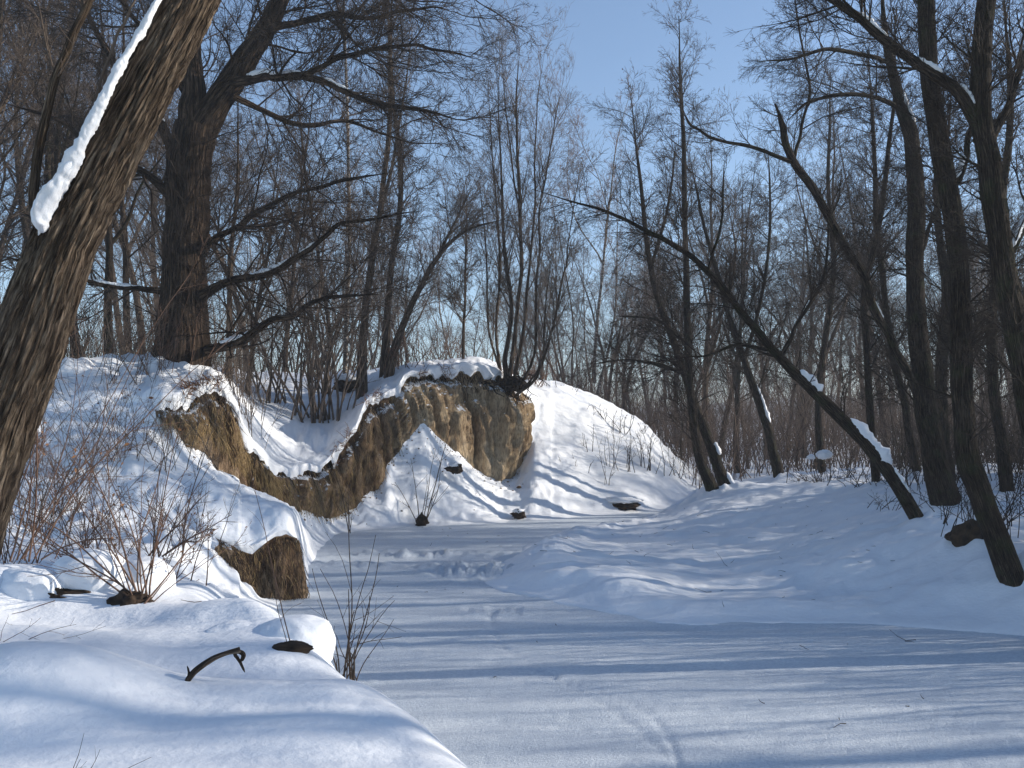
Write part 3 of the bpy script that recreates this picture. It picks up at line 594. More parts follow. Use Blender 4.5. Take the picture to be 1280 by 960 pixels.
# ---- old oak behind the left mound
D = 24
traced('oak_tree', 'massive old oak with spreading dark limbs standing behind the snowy left mound', [
    [(224, 475, D, 84), (226, 440, D, 74), (230, 350, D, 62), (234, 270, D, 62), (238, 200, D, 64), (245, 160, D, 58)],
    [(240, 175, D, 44), (240, 110, D, 34), (234, 40, D, 26), (226, -60, D, 18), (235, -160, D, 9)],
    [(244, 180, D, 50), (266, 135, D, 42), (300, 82, D-.3, 36), (334, 32, D-.5, 29), (360, -20, D-.6, 24), (400, -110, D-.6, 14), (430, -190, D-.6, 6)],
    [(288, 104, D-.3, 16), (320, 97, D-.8, 13), (345, 97, D-1.2, 12), (385, 96, D-1.5, 11), (425, 110, D-1.8, 10), (470, 128, D-2, 8), (530, 138, D-2.2, 5), (588, 152, D-2.4, 2)],
    [(372, 98, D-1.5, 8), (400, 85, D-1.4, 8), (450, 66, D-1.4, 7), (500, 58, D-1.5, 5), (545, 62, D-1.8, 4), (600, 74, D-2, 2)],
    [(330, 36, D-.5, 14), (370, 30, D-.9, 10), (420, 18, D-1.2, 8), (470, 22, D-1.4, 6), (520, 10, D-1.6, 4), (575, 14, D-1.6, 2)],
    [(352, -5, D-.6, 14), (400, -22, D-1, 10), (460, -20, D-1.2, 8), (520, -34, D-1.4, 5), (580, -20, D-1.4, 2)],
    [(290, 120, D-.2, 10), (330, 138, D+.4, 8), (380, 158, D+.8, 7), (430, 150, D+1, 5), (490, 172, D+1.2, 3), (560, 180, D+1.4, 2)],
    [(240, 318, D, 14), (275, 296, D-.6, 9), (320, 268, D-1, 8), (370, 240, D-1.3, 6), (430, 226, D-1.6, 5), (490, 212, D-1.8, 2)],
    [(240, 378, D, 18), (285, 352, D-.6, 12), (345, 338, D-1, 11), (385, 312, D-1.3, 8), (425, 282, D-1.6, 6), (470, 272, D-1.9, 4), (530, 262, D-2, 2)],
    [(244, 440, D, 16), (290, 430, D-.8, 14), (325, 410, D-1.4, 12), (365, 392, D-1.8, 8), (410, 372, D-2, 6), (470, 366, D-2.2, 3)],
    [(215, 365, D, 12), (170, 360, D-.5, 8), (120, 352, D-1, 7), (60, 334, D-1.5, 5), (0, 318, D-1.8, 3)],
    [(218, 250, D, 16), (180, 215, D-.5, 11), (130, 195, D-1, 9), (70, 150, D-1.4, 6), (10, 130, D-1.8, 3)],
    [(222, 200, D, 18), (190, 140, D+.4, 13), (150, 90, D+.6, 9), (110, 20, D+.8, 6), (80, -60, D+1, 3)],
    [(234, 120, D, 12), (200, 60, D-1, 9), (160, 10, D-1.6, 6), (120, -40, D-2, 3)]],
    M_OAK, M_TWIGD, dens=3.0, l1=2.5, seed=1, sides=14, lims=(0.12, 1), wig=0.15, up=0.0, levels=3, k=(6, 4, 2), wob=0.10, rmin=0.005, spr=(120, 3.2), wsc=0.85,
    snows=[(3, 0.10, 0.42, 0.75), (9, 0.24, 0.42, 0.7), (9, 0.45, 0.55, 0.6), (10, 0.15, 0.34, 0.6), (11, 0.25, 0.6, 0.8), (3, 0.5, 0.62, 0.5), (13, 0.2, 0.35, 0.5)])

# ---- slender trunks above the cliff
SL = dict(wsc=0.74, l1=1.6, dens=2.2, lims=(0.3, 1), ang=(25, 50), up=0.05, k=(6, 3, 1), rmin=0.006)
traced('slender_tree', 'slender brown trunk rooted right behind the dip of the cliff, one of a close pair', [[(452, 488, 35, 17), (453, 440, 35, 14), (458, 380, 35, 12), (466, 320, 35, 11), (478, 240, 35, 9), (487, 150, 35, 8), (488, 60, 35, 6), (492, -60, 35, 3)], [(470, 300, 35, 7), (480, 250, 35.4, 6), (492, 200, 35.6, 5), (505, 120, 36, 3), (515, 40, 36, 1.5)]], M_SLIM, M_TWIG, seed=2, **SL)
traced('slender_tree', 'slender tree with a kinked trunk rising from the snowy cliff top beside the leaning one', [[(480, 470, 36, 13), (484, 400, 36, 11), (490, 330, 36, 10), (499, 270, 36, 9), (500, 200, 36, 8), (492, 130, 36, 7), (487, 60, 36, 5), (484, -50, 36, 2)]], M_SLIM, M_TWIG, seed=3, **SL)
traced('slender_tree', 'thin pale trunk left of the close pair, going straight up out of the photo', [[(430, 500, 38, 8), (433, 400, 38, 7), (437, 280, 38, 6), (434, 150, 38, 5), (430, 0, 38, 3), (430, -80, 38, 2)]], M_BIRCH, M_TWIG, seed=4, **SL)
traced('bent_tree', 'bent tree curving right over the cliff top snow towards the clump of stems', [[(486, 470, 35.5, 14), (496, 425, 35.5, 12), (518, 375, 35.4, 10), (545, 325, 35.2, 8), (580, 290, 35, 5), (630, 274, 34.8, 3)], [(545, 325, 35.2, 6), (565, 285, 35.4, 4), (590, 235, 35.6, 2)]], M_SLIM, M_TWIG, seed=5, **SL)
traced('slender_tree', 'very thin upright sapling on the middle of the snowy cliff top', [[(579, 470, 38.3, 5), (580, 400, 38.3, 4), (582, 330, 38.3, 3), (584, 230, 38.3, 1.5)]], M_SLIM, M_TWIG, seed=6, dens=3, l1=0.8, rmin=0.005, levels=2)
traced('slender_tree', 'thin leaning grey sapling between the kinked tree and the oak', [[(408, 470, 37, 8), (412, 420, 37, 7), (400, 330, 37, 6), (382, 220, 37, 4), (372, 120, 37, 2)]], M_SLIM, M_TWIG, seed=66, **SL)

# ---- clump of stems on the edge of the clay cliff, with roots hanging over
D = 36.9
traced('stem_clump', 'clump of tall thin stems leaning over the edge of the yellow clay cliff', [
    [(634, 484, D, 16), (632, 450, D, 13), (638, 380, D, 10), (630, 300, D, 8), (627, 200, D, 5), (622, 80, D, 2)],
    [(636, 482, D-.1, 12), (645, 400, D-.1, 10), (652, 330, D, 9), (650, 240, D, 8), (646, 160, D, 6), (650, 50, D, 2)],
    [(650, 270, D, 5), (640, 200, D, 4), (632, 140, D, 3), (628, 70, D, 1.5)],
    [(640, 486, D-.2, 10), (652, 430, D-.3, 9), (660, 360, D-.3, 7), (668, 250, D-.2, 5), (670, 150, D, 3), (682, 60, D, 1.5)],
    [(646, 490, D-.3, 8), (668, 440, D-.5, 7), (672, 350, D-.5, 6), (676, 260, D-.5, 5), (690, 170, D-.5, 3), (705, 100, D-.5, 1.5)],
    [(645, 494, D-.4, 8), (672, 470, D-.7, 7), (690, 415, D-.8, 6), (703, 350, D-.8, 5), (712, 300, D-.8, 3), (728, 200, D-.8, 1.5)],
    [(628, 478, D+.2, 8), (620, 420, D+.3, 7), (626, 330, D+.3, 6), (618, 220, D+.3, 4), (610, 100, D+.3, 1.5)],
    [(630, 482, D+.5, 6), (612, 410, D+.6, 5), (608, 320, D+.6, 4), (598, 220, D+.6, 2)],
    [(648, 490, D-.2, 7), (662, 478, D-.6, 6), (676, 455, D-.8, 5), (682, 400, D-.8, 4), (690, 300, D-.8, 2)]],
    M_SLIM, M_TWIG, dens=2.0, l1=2.8, seed=7, lims=(0.25, 1), ang=(15, 30), up=0.06, wig=0.05, k=(5, 4, 2), rmin=0.005, wob=0.05, cat='stem clump', wsc=0.50, spr=(50, 2.6))
A = Acc(); rng = np.random.default_rng(5)
n = 46; base = np.stack([W(rng.uniform(612, 662), rng.uniform(466, 484), 36.8) for _ in range(n)]); base[:, 1] -= rng.uniform(0, 0.3, n)
dr_ = np.stack([rng.normal(0.35, 0.6, n), rng.uniform(-0.9, -0.1, n), rng.uniform(-1.1, 0.2, n)], 1); dr_ /= np.linalg.norm(dr_, axis=1, keepdims=True)
Pq, Rq = grow(rng, base, dr_, rng.uniform(0.3, 1.2, n), rng.uniform(0.015, 0.04, n), 8, 0.25, -0.10, 0.3); A.tubes(Pq, Rq, 5)
# root plate: lumpy dark soil ball under the clump
def lump(A, c, r, seed, rings=20, seg=28, rough=0.3, flatb=False):
    th = np.linspace(0, math.pi, rings)[:, None]; ph = np.arange(seg)[None]/seg*2*math.pi
    d = np.stack([np.sin(th)*np.cos(ph), np.sin(th)*np.sin(ph), np.cos(th)+0*ph], -1)
    k = 1+rough*fbm(d[..., 0]*1.8+seed, d[..., 1]*1.8, d[..., 2]*1.8, 5)*1.5+rough*0.5*vnoise(d[..., 0]*6+seed, d[..., 1]*6, d[..., 2]*5)
    X = np.array(c)+d*k[..., None]*np.array(r); i = np.arange(rings-1)[:, None]; j = np.arange(seg)[None]; j2 = (j+1) % seg
    A.add(X.reshape(-1, 3), np.stack([i*seg+j, (i+1)*seg+j, (i+1)*seg+j2, i*seg+j2], -1).reshape(-1, 4))
lump(A, W(640, 481, 36.9), (0.55, 0.4, 0.28), 2)
t = link('root_plate', A.mesh('root_plate'), None, M_ROOT); tag(t, 'dark tangle of roots hanging over the clay cliff under the stem clump', 'roots')

# ---- right bank trees
RB = dict(bm=M_DARK, tm=M_TWIGD)
NEAR = dict(spr=(60, 1.8), wsc=0.8)
traced('alder_tree', 'tall dark alder with curved foot on the far bank beside its leaning neighbour', [[(896, 624, 34, 20), (888, 606, 34, 16), (872, 560, 34, 13), (863, 490, 34, 11), (859, 400, 34, 10), (857, 300, 34, 8), (855, 200, 34, 7), (851, 110, 34, 5), (848, 20, 34, 3)],
    [(864, 470, 34, 6), (820, 455, 33.5, 5), (780, 450, 33, 3), (740, 455, 32.8, 2)], [(859, 430, 34, 5), (820, 400, 33.6, 4), (770, 395, 33.4, 2)]], **RB, dens=2.6, l1=2.0, seed=12, lims=(0.2, 1), k=(6, 4, 1), rmin=0.006, snows=[(0, 0.02, 0.09, 0.5)], leafn=300)
traced('alder_tree', 'dark alder leaning left, snow streak up its foot, right of the curved alder', [[(912, 618, 35, 18), (900, 590, 35, 15), (886, 550, 35, 14), (868, 505, 35, 12), (843, 430, 35, 10), (822, 370, 35, 9), (808, 300, 35, 7), (800, 220, 35, 5), (788, 120, 35, 3)],
    [(815, 330, 35, 5), (835, 260, 35.3, 4), (845, 180, 35.5, 2)]], **RB, dens=2.4, l1=1.8, seed=13, lims=(0.3, 1), k=(6, 4, 1), rmin=0.006, snows=[(0, 0.02, 0.13, 0.6), (0, 0.19, 0.25, 0.6)], leafn=200)
traced('alder_tree', 'slim dark tree with snow streak, leaning left in the gap before the brown thicket', [[(976, 604, 37, 15), (968, 570, 37, 13), (952, 510, 37, 12), (930, 450, 37, 10), (908, 385, 37, 8), (893, 330, 37, 6), (875, 260, 37, 4), (862, 190, 37, 2)], [(930, 450, 37, 6), (950, 380, 37, 5), (962, 290, 37, 4), (960, 180, 37, 2)]], **RB, dens=2.4, l1=1.7, seed=14, lims=(0.3, 1), k=(6, 4, 1), rmin=0.006, snows=[(0, 0.24, 0.36, 0.5)])
traced('leaning_alder', 'long thin trunk arching far left over the river with snow patches on it', [[(1156, 668, 20, 24), (1146, 648, 20, 21), (1110, 590, 20, 20), (1065, 537, 20, 19), (1008, 480, 20, 17), (965, 438, 20, 14), (925, 388, 19.8, 12), (885, 340, 19.6, 10), (840, 306, 19.4, 8), (790, 279, 19.2, 6), (730, 256, 19, 4.5), (665, 236, 19, 2)],
    [(975, 448, 20, 8), (1000, 400, 20.4, 6), (1030, 340, 20.8, 4), (1035, 260, 21, 2)], [(885, 340, 19.6, 5), (900, 280, 19.4, 4), (905, 200, 19.2, 2)], [(965, 438, 20, 6), (920, 432, 19.6, 5), (880, 445, 19.3, 3), (830, 440, 19, 2)]],
    **RB, **NEAR, dens=2.4, l1=1.3, seed=15, lims=(0.3, 1), k=(5, 4, 1), rmin=0.004, wob=0.03, snows=[(0, 0.20, 0.29, 1.1), (0, 0.345, 0.40, 1.2), (0, 0.14, 0.19, 0.4)])
traced('forked_tree', 'dark straight trunk on the right bank with a long crooked limb reaching left', [
    [(1196, 660, 22, 46), (1184, 632, 22, 38), (1166, 560, 22, 33), (1154, 480, 22, 30), (1147, 400, 22, 28), (1144, 300, 22, 26), (1143, 220, 22, 24), (1138, 165, 22, 22), (1122, 115, 22, 17), (1108, 50, 22, 13), (1102, -40, 22, 9)],
    [(1150, 500, 22, 15), (1135, 465, 21.8, 13), (1112, 425, 21.6, 13), (1092, 385, 21.4, 13), (1078, 345, 21.2, 13), (1050, 300, 21, 13), (1025, 250, 21, 13), (992, 200, 21, 12), (976, 155, 21, 10), (969, 130, 21, 8)],
    [(988, 202, 21, 7), (950, 188, 20.7, 6), (900, 176, 20.5, 5), (870, 160, 20.4, 4), (850, 140, 20.4, 2)],
    [(1112, 78, 22, 8), (1090, 72, 21.8, 7), (1035, 62, 21.4, 6), (990, 74, 21.2, 4), (948, 78, 21, 2)],
    [(1138, 145, 22, 9), (1110, 128, 21.7, 7), (1065, 118, 21.3, 6), (1015, 125, 21, 5), (985, 150, 20.8, 3)],
    [(992, 200, 21, 6), (1000, 170, 21.2, 5), (1012, 110, 21.4, 4), (1000, 40, 21.6, 3), (990, -20, 21.8, 2)],
    [(1143, 330, 22, 8), (1165, 280, 22.5, 6), (1180, 200, 22.8, 4), (1190, 90, 23, 2)]],
    **RB, **NEAR, dens=2.3, l1=1.5, seed=16, lims=(0.25, 1), k=(6, 4, 1), rmin=0.004, wob=0.04, snows=[(0, 0.72, 0.80, 0.5), (1, 0.3, 0.36, 0.3)])
traced('curved_tree', 'dark bowed trunk at the right edge with a white snow wedge in its fork', [
    [(1284, 772, 15.4, 44), (1272, 745, 15.4, 37), (1240, 655, 15.4, 35), (1213, 585, 15.4, 34), (1204, 510, 15.4, 32), (1200, 400, 15.4, 32), (1195, 290, 15.4, 31), (1178, 195, 15.4, 29), (1164, 100, 15.4, 27), (1157, 0, 15.4, 25), (1150, -120, 15.4, 20)],
    [(1196, 228, 15.4, 12), (1206, 205, 15.4, 10), (1210, 175, 15.5, 9), (1222, 140, 15.7, 7), (1240, 90, 16.0, 5)]],
    **RB, **NEAR, dens=2.5, l1=1.4, seed=17, lims=(0.35, 1), k=(6, 4, 1), rmin=0.003, wob=0.02, snows=[(1, 0.0, 0.35, 1.0)])
traced('forked_tree', 'thick dark trunk at the right edge whose snowy branch sweeps up to the left', [
    [(1345, 750, 13, 52), (1318, 640, 13, 44), (1292, 520, 13, 40), (1270, 420, 13, 37), (1252, 310, 13, 35), (1238, 220, 13, 34), (1226, 140, 13, 32), (1228, 60, 13, 30), (1236, -20, 13, 27), (1240, -140, 13, 20)],
    [(1226, 160, 13, 24), (1200, 118, 13, 19), (1175, 98, 13, 18), (1140, 76, 13, 16), (1100, 44, 13, 14), (1064, 14, 13, 12), (1025, -10, 13, 10), (960, -60, 13, 6)],
    [(1236, 180, 13, 14), (1262, 130, 13.2, 12), (1285, 60, 13.5, 9), (1310, -20, 13.8, 6)],
    [(1255, 330, 13, 14), (1285, 270, 13.2, 12), (1320, 200, 13.4, 8)]],
    **RB, **NEAR, dens=3.4, l1=1.5, seed=18, lims=(0.3, 1), k=(6, 4, 1), rmin=0.003, wob=0.02, snows=[(1, 0.05, 0.2, 0.8), (1, 0.30, 0.44, 0.6), (1, 0.55, 0.70, 0.9), (3, 0.1, 0.5, 1.2)])
bgl = [([(1098, 640, 30, 12), (1092, 560, 30, 11), (1086, 470, 30, 10), (1080, 370, 30, 9), (1104, 250, 30, 8), (1116, 130, 30, 5), (1120, 20, 30, 3)], 'thin dark trunk with a kink behind the crooked limb on the right'),
       ([(1150, 620, 31, 12), (1138, 540, 31, 11), (1118, 450, 31, 10), (1100, 330, 31, 8), (1092, 200, 31, 6), (1085, 60, 31, 3)], 'thin dark trunk leaning left just behind the straight forked tree'),
       ([(1195, 640, 28, 20), (1180, 560, 28, 17), (1176, 470, 28, 16), (1182, 360, 28, 13), (1172, 250, 28, 9), (1180, 100, 28, 5)], 'dark trunk half hidden between the straight and the bowed tree'),
       ([(1030, 610, 38, 10), (1022, 520, 38, 9), (1030, 440, 38, 8), (1042, 330, 38, 7), (1035, 220, 38, 5), (1040, 90, 38, 3)], 'slim bare tree beyond the bush with two snow clumps'),
       ([(1262, 660, 24, 20), (1255, 560, 24, 16), (1240, 440, 24, 14), (1250, 300, 24, 12), (1262, 150, 24, 9), (1255, 0, 24, 6)], 'dark trunk in the shade behind the bowed tree at the right edge')]
for i, (pts, lab) in enumerate(bgl):
    traced('alder_tree', lab, [pts], **RB, dens=2.6, l1=1.6, seed=30+i, lims=(0.25, 1), k=(6, 4, 2), rmin=0.005, wob=0.06)

# ------------------------------------------------------------------ repeated background trees
def variant(seed, H, r0, bm, tm, limb=(0.25, 0.98), nl=36, l1=0.30, ang=(30, 60), up=0.04, wig=0.09, stems=1, rmin=0.006, lean=0.05, k=(6, 4, 3)):
    rng = np.random.default_rng(seed); wood, twig = Acc(), Acc(); mains = []
    for s in range(stems):
        D0 = np.array([[rng.normal(0, lean+0.10*(stems > 1)), rng.normal(0, lean+0.10*(stems > 1)), 1.0]]); P0 = np.array([[rng.normal(0, 0.15)*(stems > 1), rng.normal(0, 0.15)*(stems > 1), -0.4]])
        P, Q = grow(rng, P0, D0/np.linalg.norm(D0), np.array([H*rng.uniform(0.85, 1)]), np.array([r0]), 14, 0.045, 0.02, 0.08)
        Pf = catmull(P[0], 40); Rf = np.interp(np.linspace(0, 1, 40), np.linspace(0, 1, 14), Q[0]); Rf[:3] *= (1.35, 1.15, 1.05)
        wood.tubes(Pf[None], Rf[None], 8); mains.append((Pf, Rf))
        if stems == 1:      # two or three strong forks
            S, D, L, Rr = sprout(rng, P, Q, np.array([H]), 3, 0.3, 0.65, 20, 40, 0.5, 0.7, 0.03, 0.3)
            P2, Q2 = grow(rng, S, D, L, Rr, 12, 0.09, 0.06, 0.1); wood.tubes(P2, Q2, 6); mains += [(P2[i], Q2[i]) for i in range(3)]
    ramify(rng, wood, twig, mains, nl/H, limb, ang, l1*H*0.62, up, wig, 3, rmin, *k)
    return wood.mesh('trunk'), twig.mesh('crown')
VAR = []
for i in range(4): w_, t_ = variant(50+i, 15+i, 0.16, None, None, nl=26); w_.materials.append(M_SLIM); t_.materials.append(M_TWIG); VAR.append((w_, t_, 15+i))
for i in range(2): w_, t_ = variant(60+i, 17, 0.12, None, None, nl=24, l1=0.2, ang=(20, 42), up=0.03); w_.materials.append(M_BIRCH); t_.materials.append(M_TWIGR); VAR.append((w_, t_, 17))
for i in range(3): w_, t_ = variant(70+i, 16, 0.17, None, None, nl=24, wig=0.11); w_.materials.append(M_DARK); t_.materials.append(M_TWIGD); VAR.append((w_, t_, 16))
w_, t_ = variant(80, 9, 0.05, None, None, nl=14, stems=4, l1=0.24, ang=(18, 40), k=(5, 4, 2)); w_.materials.append(M_SLIM); t_.materials.append(M_TWIG); VAR.append((w_, t_, 9))
def put_tree(v, x, y, z, h, label, group, seed):
    r = random.Random(seed); w_, t_, H0 = VAR[v]; s = h/H0
    e = empty('bare_tree', (x, y, z), r.uniform(0, 6.28), s); tag(e, label, 'tree', group)
    e.rotation_euler = (r.gauss(0, 0.03), r.gauss(0, 0.03), r.uniform(0, 6.28))
    link('trunk', w_, e); link('crown', t_, e)['kind'] = 'stuff'
rr = random.Random(4); cnt = 0
def topline(px):       # how high the wood reaches in the picture
    return np.interp(px, [-200, 120, 300, 420, 520, 560, 620, 700, 760, 820, 880, 1000, 1300], [-260, -180, 20, 120, 190, 260, 300, 215, 215, 150, 60, 10, -60])
PLACES = [(-60, 'at the left edge behind the leaning trunk'), (130, 'between the leaning trunk and the oak'), (230, 'directly behind the oak trunk'), (320, 'just right of the oak trunk'), (400, 'behind the bush in the snowy dip'), (465, 'behind the close pair of trunks'), (545, 'behind the middle of the cliff top'), (610, 'just left of the stem clump'),
    (680, 'just right of the stem clump'), (740, 'behind the bright snowy slope'), (800, 'behind the right end of the slope'), (860, 'behind the curved alder'), (930, 'behind the alder with the snow streak'), (1000, 'behind the bush with snow clumps'), (1070, 'behind the long leaning trunk'), (1150, 'behind the straight forked tree'), (1230, 'behind the bowed trunk'), (1320, 'at the right edge of the wood')]
def wood_belt(n, pxa, pxb, da, db, vs, label, group, zf, k=1.0, sp=1.0):
    global cnt
    for i in range(n):
        px = pxa+(pxb-pxa)*(i+rr.uniform(-0.4, 1.4))/n; d = da+(db-da)*rr.random()**1.2; x = (px-640)/F*d
        z = zf(px, d, x); top = topline(px)+rr.uniform(-20, 170)
        h = max(4.5, min(21, (Z(top, d)-z)))*k; cnt += 1
        v = rr.choice(vs); look = 'slender brown' if v < 4 else 'pale barked' if v < 6 else 'dark' if v < 9 else 'low many stemmed'
        near = 'front' if d < 42 else 'nearer middle' if d < 55 else 'middle' if d < 68 else 'farther' if d < 90 else 'farthest'
        side = PLACES[int(np.argmin([abs(px-p[0]) for p in PLACES]))][1]
        put_tree(v, x, d, z-0.05, h, f'{look} bare tree {side}, {near} rows', 'bare trees '+side, cnt)
lz = lambda px, d, x: left_z(px, d)
rzf = lambda px, d, x: rz(x, d)
wood_belt(20, -60, 330, 27, 55, [0, 1, 2, 3, 6, 7], 'bare tree in the dense sunlit wood behind the big oak', 'trees in the wood behind the oak', lz)
wood_belt(15, -420, 40, 24, 48, [0, 1, 2, 6, 7, 8], 'bare tree in the crowded dark wood at the left edge behind the leaning trunk', 'trees in the wood at the left edge', lz)
wood_belt(13, 300, 640, 40, 75, [0, 1, 2, 4, 5, 9], 'slim bare tree standing beyond the snowy dip and cliff top', 'slim trees beyond the cliff top', lz)
wood_belt(15, 640, 860, 56, 110, [0, 1, 2, 4, 5, 9], 'distant bare tree rising behind the snowy slope against the sky', 'distant trees behind the slope', lz)
wood_belt(24, 840, 1330, 46, 90, [6, 7, 8, 0, 1, 2], 'bare tree in the brown wood beyond the far end of the right bank', 'trees in the wood beyond the right bank', rzf)
wood_belt(24, 640, 1340, 72, 135, [0, 1, 2, 3, 5, 6, 7, 9], '', '', lambda px, d, x: max(0.8, left_z(px, d)) if px < 900 else rz(x, d), 0.9)
wood_belt(15, 290, 660, 60, 120, [0, 1, 3, 5, 9], '', '', lz, 0.9)
wood_belt(8, 150, 450, 40, 70, [9, 0, 3], '', '', lz, 0.55)
wood_belt(12, 680, 1320, 50, 80, [9, 0, 1, 2], '', '', lambda px, d, x: max(0.8, left_z(px, d)) if px < 900 else rz(x, d), 0.5)
put_tree(4, *W(742, 470, 60), 18, 'white birch trunk rising behind the right end of the slope', None, 900)
# the wood goes on to the right of the picture and shades the ice
wn_ = 0
for i in range(46):
    x = rr.uniform(9.5, 46); y = rr.uniform(8, 46)
    if x/y < 0.56 or (y < 13 and x < 13): continue
    if -polydist(np.array([x]), np.array([y]), SHA)[0] < 0.7: continue
    if abs(y-(7+0.141*(x+3.3))) < 1.6: continue
    wn_ += 1; put_tree(rr.choice([6, 7, 8, 0, 1]), x, y, rz(x, y)-0.1, rr.uniform(12, 18), 'bare tree of the riverside wood on the right bank', 'riverside trees on the right', 2000+i)

for i, (x, y) in enumerate([(19, 8.6)]): put_tree([7, 6, 8][i], x, y, rz(x, y)-0.1, 19, 'unseen tall tree added on the right bank to shadow the near snow', 'riverside trees on the right', 3000+i)  # unseen tree added so its shadow crosses the near snow
# ------------------------------------------------------------------ thicket beyond the bank, undergrowth
def thicket(name, n, zone, hgt, r0, m, seed, label, cat, kk=5):
    rng = np.random.default_rng(seed); P0 = zone(rng, n); D0 = np.stack([rng.normal(0, 0.28, n), rng.normal(0, 0.28, n), np.ones(n)], 1); D0 /= np.linalg.norm(D0, axis=1, keepdims=True)
    L = rng.uniform(*hgt, n); P, Q = grow(rng, P0, D0, L, rng.uniform(*r0, n), 5, 0.08, 0.0, 0.3); A = Acc(); A.tubes(P, Q, 3)
    S, D, Lc, Rc = sprout(rng, P, Q, L, kk, 0.15, 1, 20, 55, 0.45, 0.6, 0.004); P2, Q2 = grow(rng, S, D, Lc, Rc, 3, 0.12, 0.03, 0.4); A.tubes(P2, Q2, 3)
    o = link(name, A.mesh(name), None, m); tag(o, label, cat, None, 'stuff'); return P2
def zone_l(pa, pb, da, db):
    def f(rng, n):
        px = rng.uniform(pa, pb, n); d = rng.uniform(da, db, n); return np.array([((p-640)/F*q, q, left_z(p, q)-0.1) for p, q in zip(px, d)])
    return f
def zone_r(pa, pb, da, db):
    def f(rng, n):
        px = rng.uniform(pa, pb, n); d = rng.uniform(da, db, n); x = (px-640)/F*d; return np.stack([x, d, right_h(x, d)-0.1], 1)
    return f
thicket('brown_thicket', 2500, zone_r(850, 1420, 41, 100), (2.5, 8.0), (0.012, 0.03), M_THICK, 1, 'dense reddish brown thicket closing the view beyond the right bank', 'thicket')
thicket('slope_thicket', 800, zone_l(690, 880, 50, 100), (2.0, 6.0), (0.012, 0.03), M_THICK, 2, 'reddish brown scrub rising behind the right end of the snowy slope', 'thicket')
thicket('scrub', 800, zone_l(-60, 640, 38, 90), (1.5, 4.5), (0.012, 0.028), M_TWIG, 3, 'bare brown scrub filling the wood behind the mound and the cliff top', 'undergrowth')
thicket('scrub', 700, zone_l(-100, 330, 24, 38), (1.0, 3.2), (0.006, 0.016), M_TWIG, 4, 'thin bare scrub between the oak and the snowy left slope', 'undergrowth')
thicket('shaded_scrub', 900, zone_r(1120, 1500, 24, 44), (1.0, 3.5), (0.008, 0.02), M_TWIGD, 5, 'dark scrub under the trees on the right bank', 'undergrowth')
thicket('far_wood', 1300, lambda rng, n: np.stack([rng.uniform(-160, 260, n), rng.uniform(150, 330, n), np.full(n, 2.0)], 1), (9, 20), (0.06, 0.14), M_FAR, 6, 'far bare wood forming a hazy grey brown band on the horizon', 'wood', 4)

def shore_zone(x0, x1, y0, y1):
    def f(rng, n):
        x = rng.uniform(x0, x1, n*4); y = rng.uniform(y0, y1, n*4); k = (x/y > 0.57) & (-polydist(x, y, SHA) > 0.5); x, y = x[k][:n], y[k][:n]
        m = rng.integers(0, len(x), n); return np.stack([x[m], y[m], right_h(x[m], y[m])-0.1], 1)
    return f
thicket('unseen_shade_scrub', 1250, shore_zone(8, 28, 5, 30), (2.0, 5.5), (0.012, 0.03), M_TWIGD, 15, 'unseen tall scrub added beyond the right edge to shade the river ice', 'undergrowth', 6)  # out of view, added to keep low sun off the ice and right bank

# ------------------------------------------------------------------ shrubs
def shrub(name, label, base, stems, hgt, r0, m, seed, spread=0.35, cat='shrub', group=None, up=0.0, k1=4, k2=2, leafn=0, targets=None, wig=0.06, rmin=0.002, br=0.08):
    rng = np.random.default_rng(seed); base = np.array(base, float)
    P0 = base+np.stack([rng.normal(0, br, stems), rng.normal(0, br, stems), np.full(stems, -0.08)], 1)
    if targets is not None:
        Tg = np.array([W(*t) for t in targets]); D0 = Tg-P0[:len(Tg)]; L = np.linalg.norm(D0, axis=1); D0 /= L[:, None]; P0 = P0[:len(Tg)]
    else:
        D0 = np.stack([rng.normal(0, spread, stems), rng.normal(0, spread, stems), np.ones(stems)], 1); D0 /= np.linalg.norm(D0, axis=1, keepdims=True); L = rng.uniform(*hgt, stems)
    P, Q = grow(rng, P0, D0, L, rng.uniform(*r0, len(L)), 10, wig, up, 0.35); A, B = Acc(), Acc(); A.tubes(P-base, Q, 5)
    S, D, Lc, Rc = sprout(rng, P, Q, L, k1, 0.2, 1, 20, 50, 0.42, 0.6, rmin); P2, Q2 = grow(rng, S, D, Lc, Rc, 5, wig*1.5, up, 0.4); B.tubes(P2-base, Q2, 3)
    S, D, Lc, Rc = sprout(rng, P2, Q2, Lc, k2, 0.2, 1, 20, 50, 0.5, 0.6, rmin); P3, Q3 = grow(rng, S, D, Lc, Rc, 4, wig*1.5, up, 0.4); B.tubes(P3-base, Q3, 3)
    e = empty(name, base); tag(e, label, cat, group)
    if A.n: link('stems', A.mesh('stems'), e, m)['kind'] = 'stuff'
    if B.n: link('twigs', B.mesh('twigs'), e, m)['kind'] = 'stuff'
    if leafn: link('dead_leaves', leaves(rng, P3-base, leafn, 0.03).mesh('dead_leaves', False), e, M_LEAF)['kind'] = 'stuff'
    return e
shrub('bramble_bush', 'reddish thorny bush in the left foreground, its long stems fanning out from a snowy base', on_snow(178, 752), 16, (1, 2), (0.006, 0.013), M_TWIGR, 1, targets=[(15, 575, 10.2), (45, 530, 10.6), (95, 560, 10.4), (75, 470, 11.2), (130, 520, 10.8), (160, 610, 10.4), (205, 600, 10.6), (190, 540, 11), (245, 640, 10.6), (110, 650, 10), (255, 680, 10.3), (20, 640, 10.3), (225, 560, 11), (150, 470, 11.5), (60, 620, 10), (280, 655, 10.5)], k1=5, k2=3, leafn=20, br=0.07)
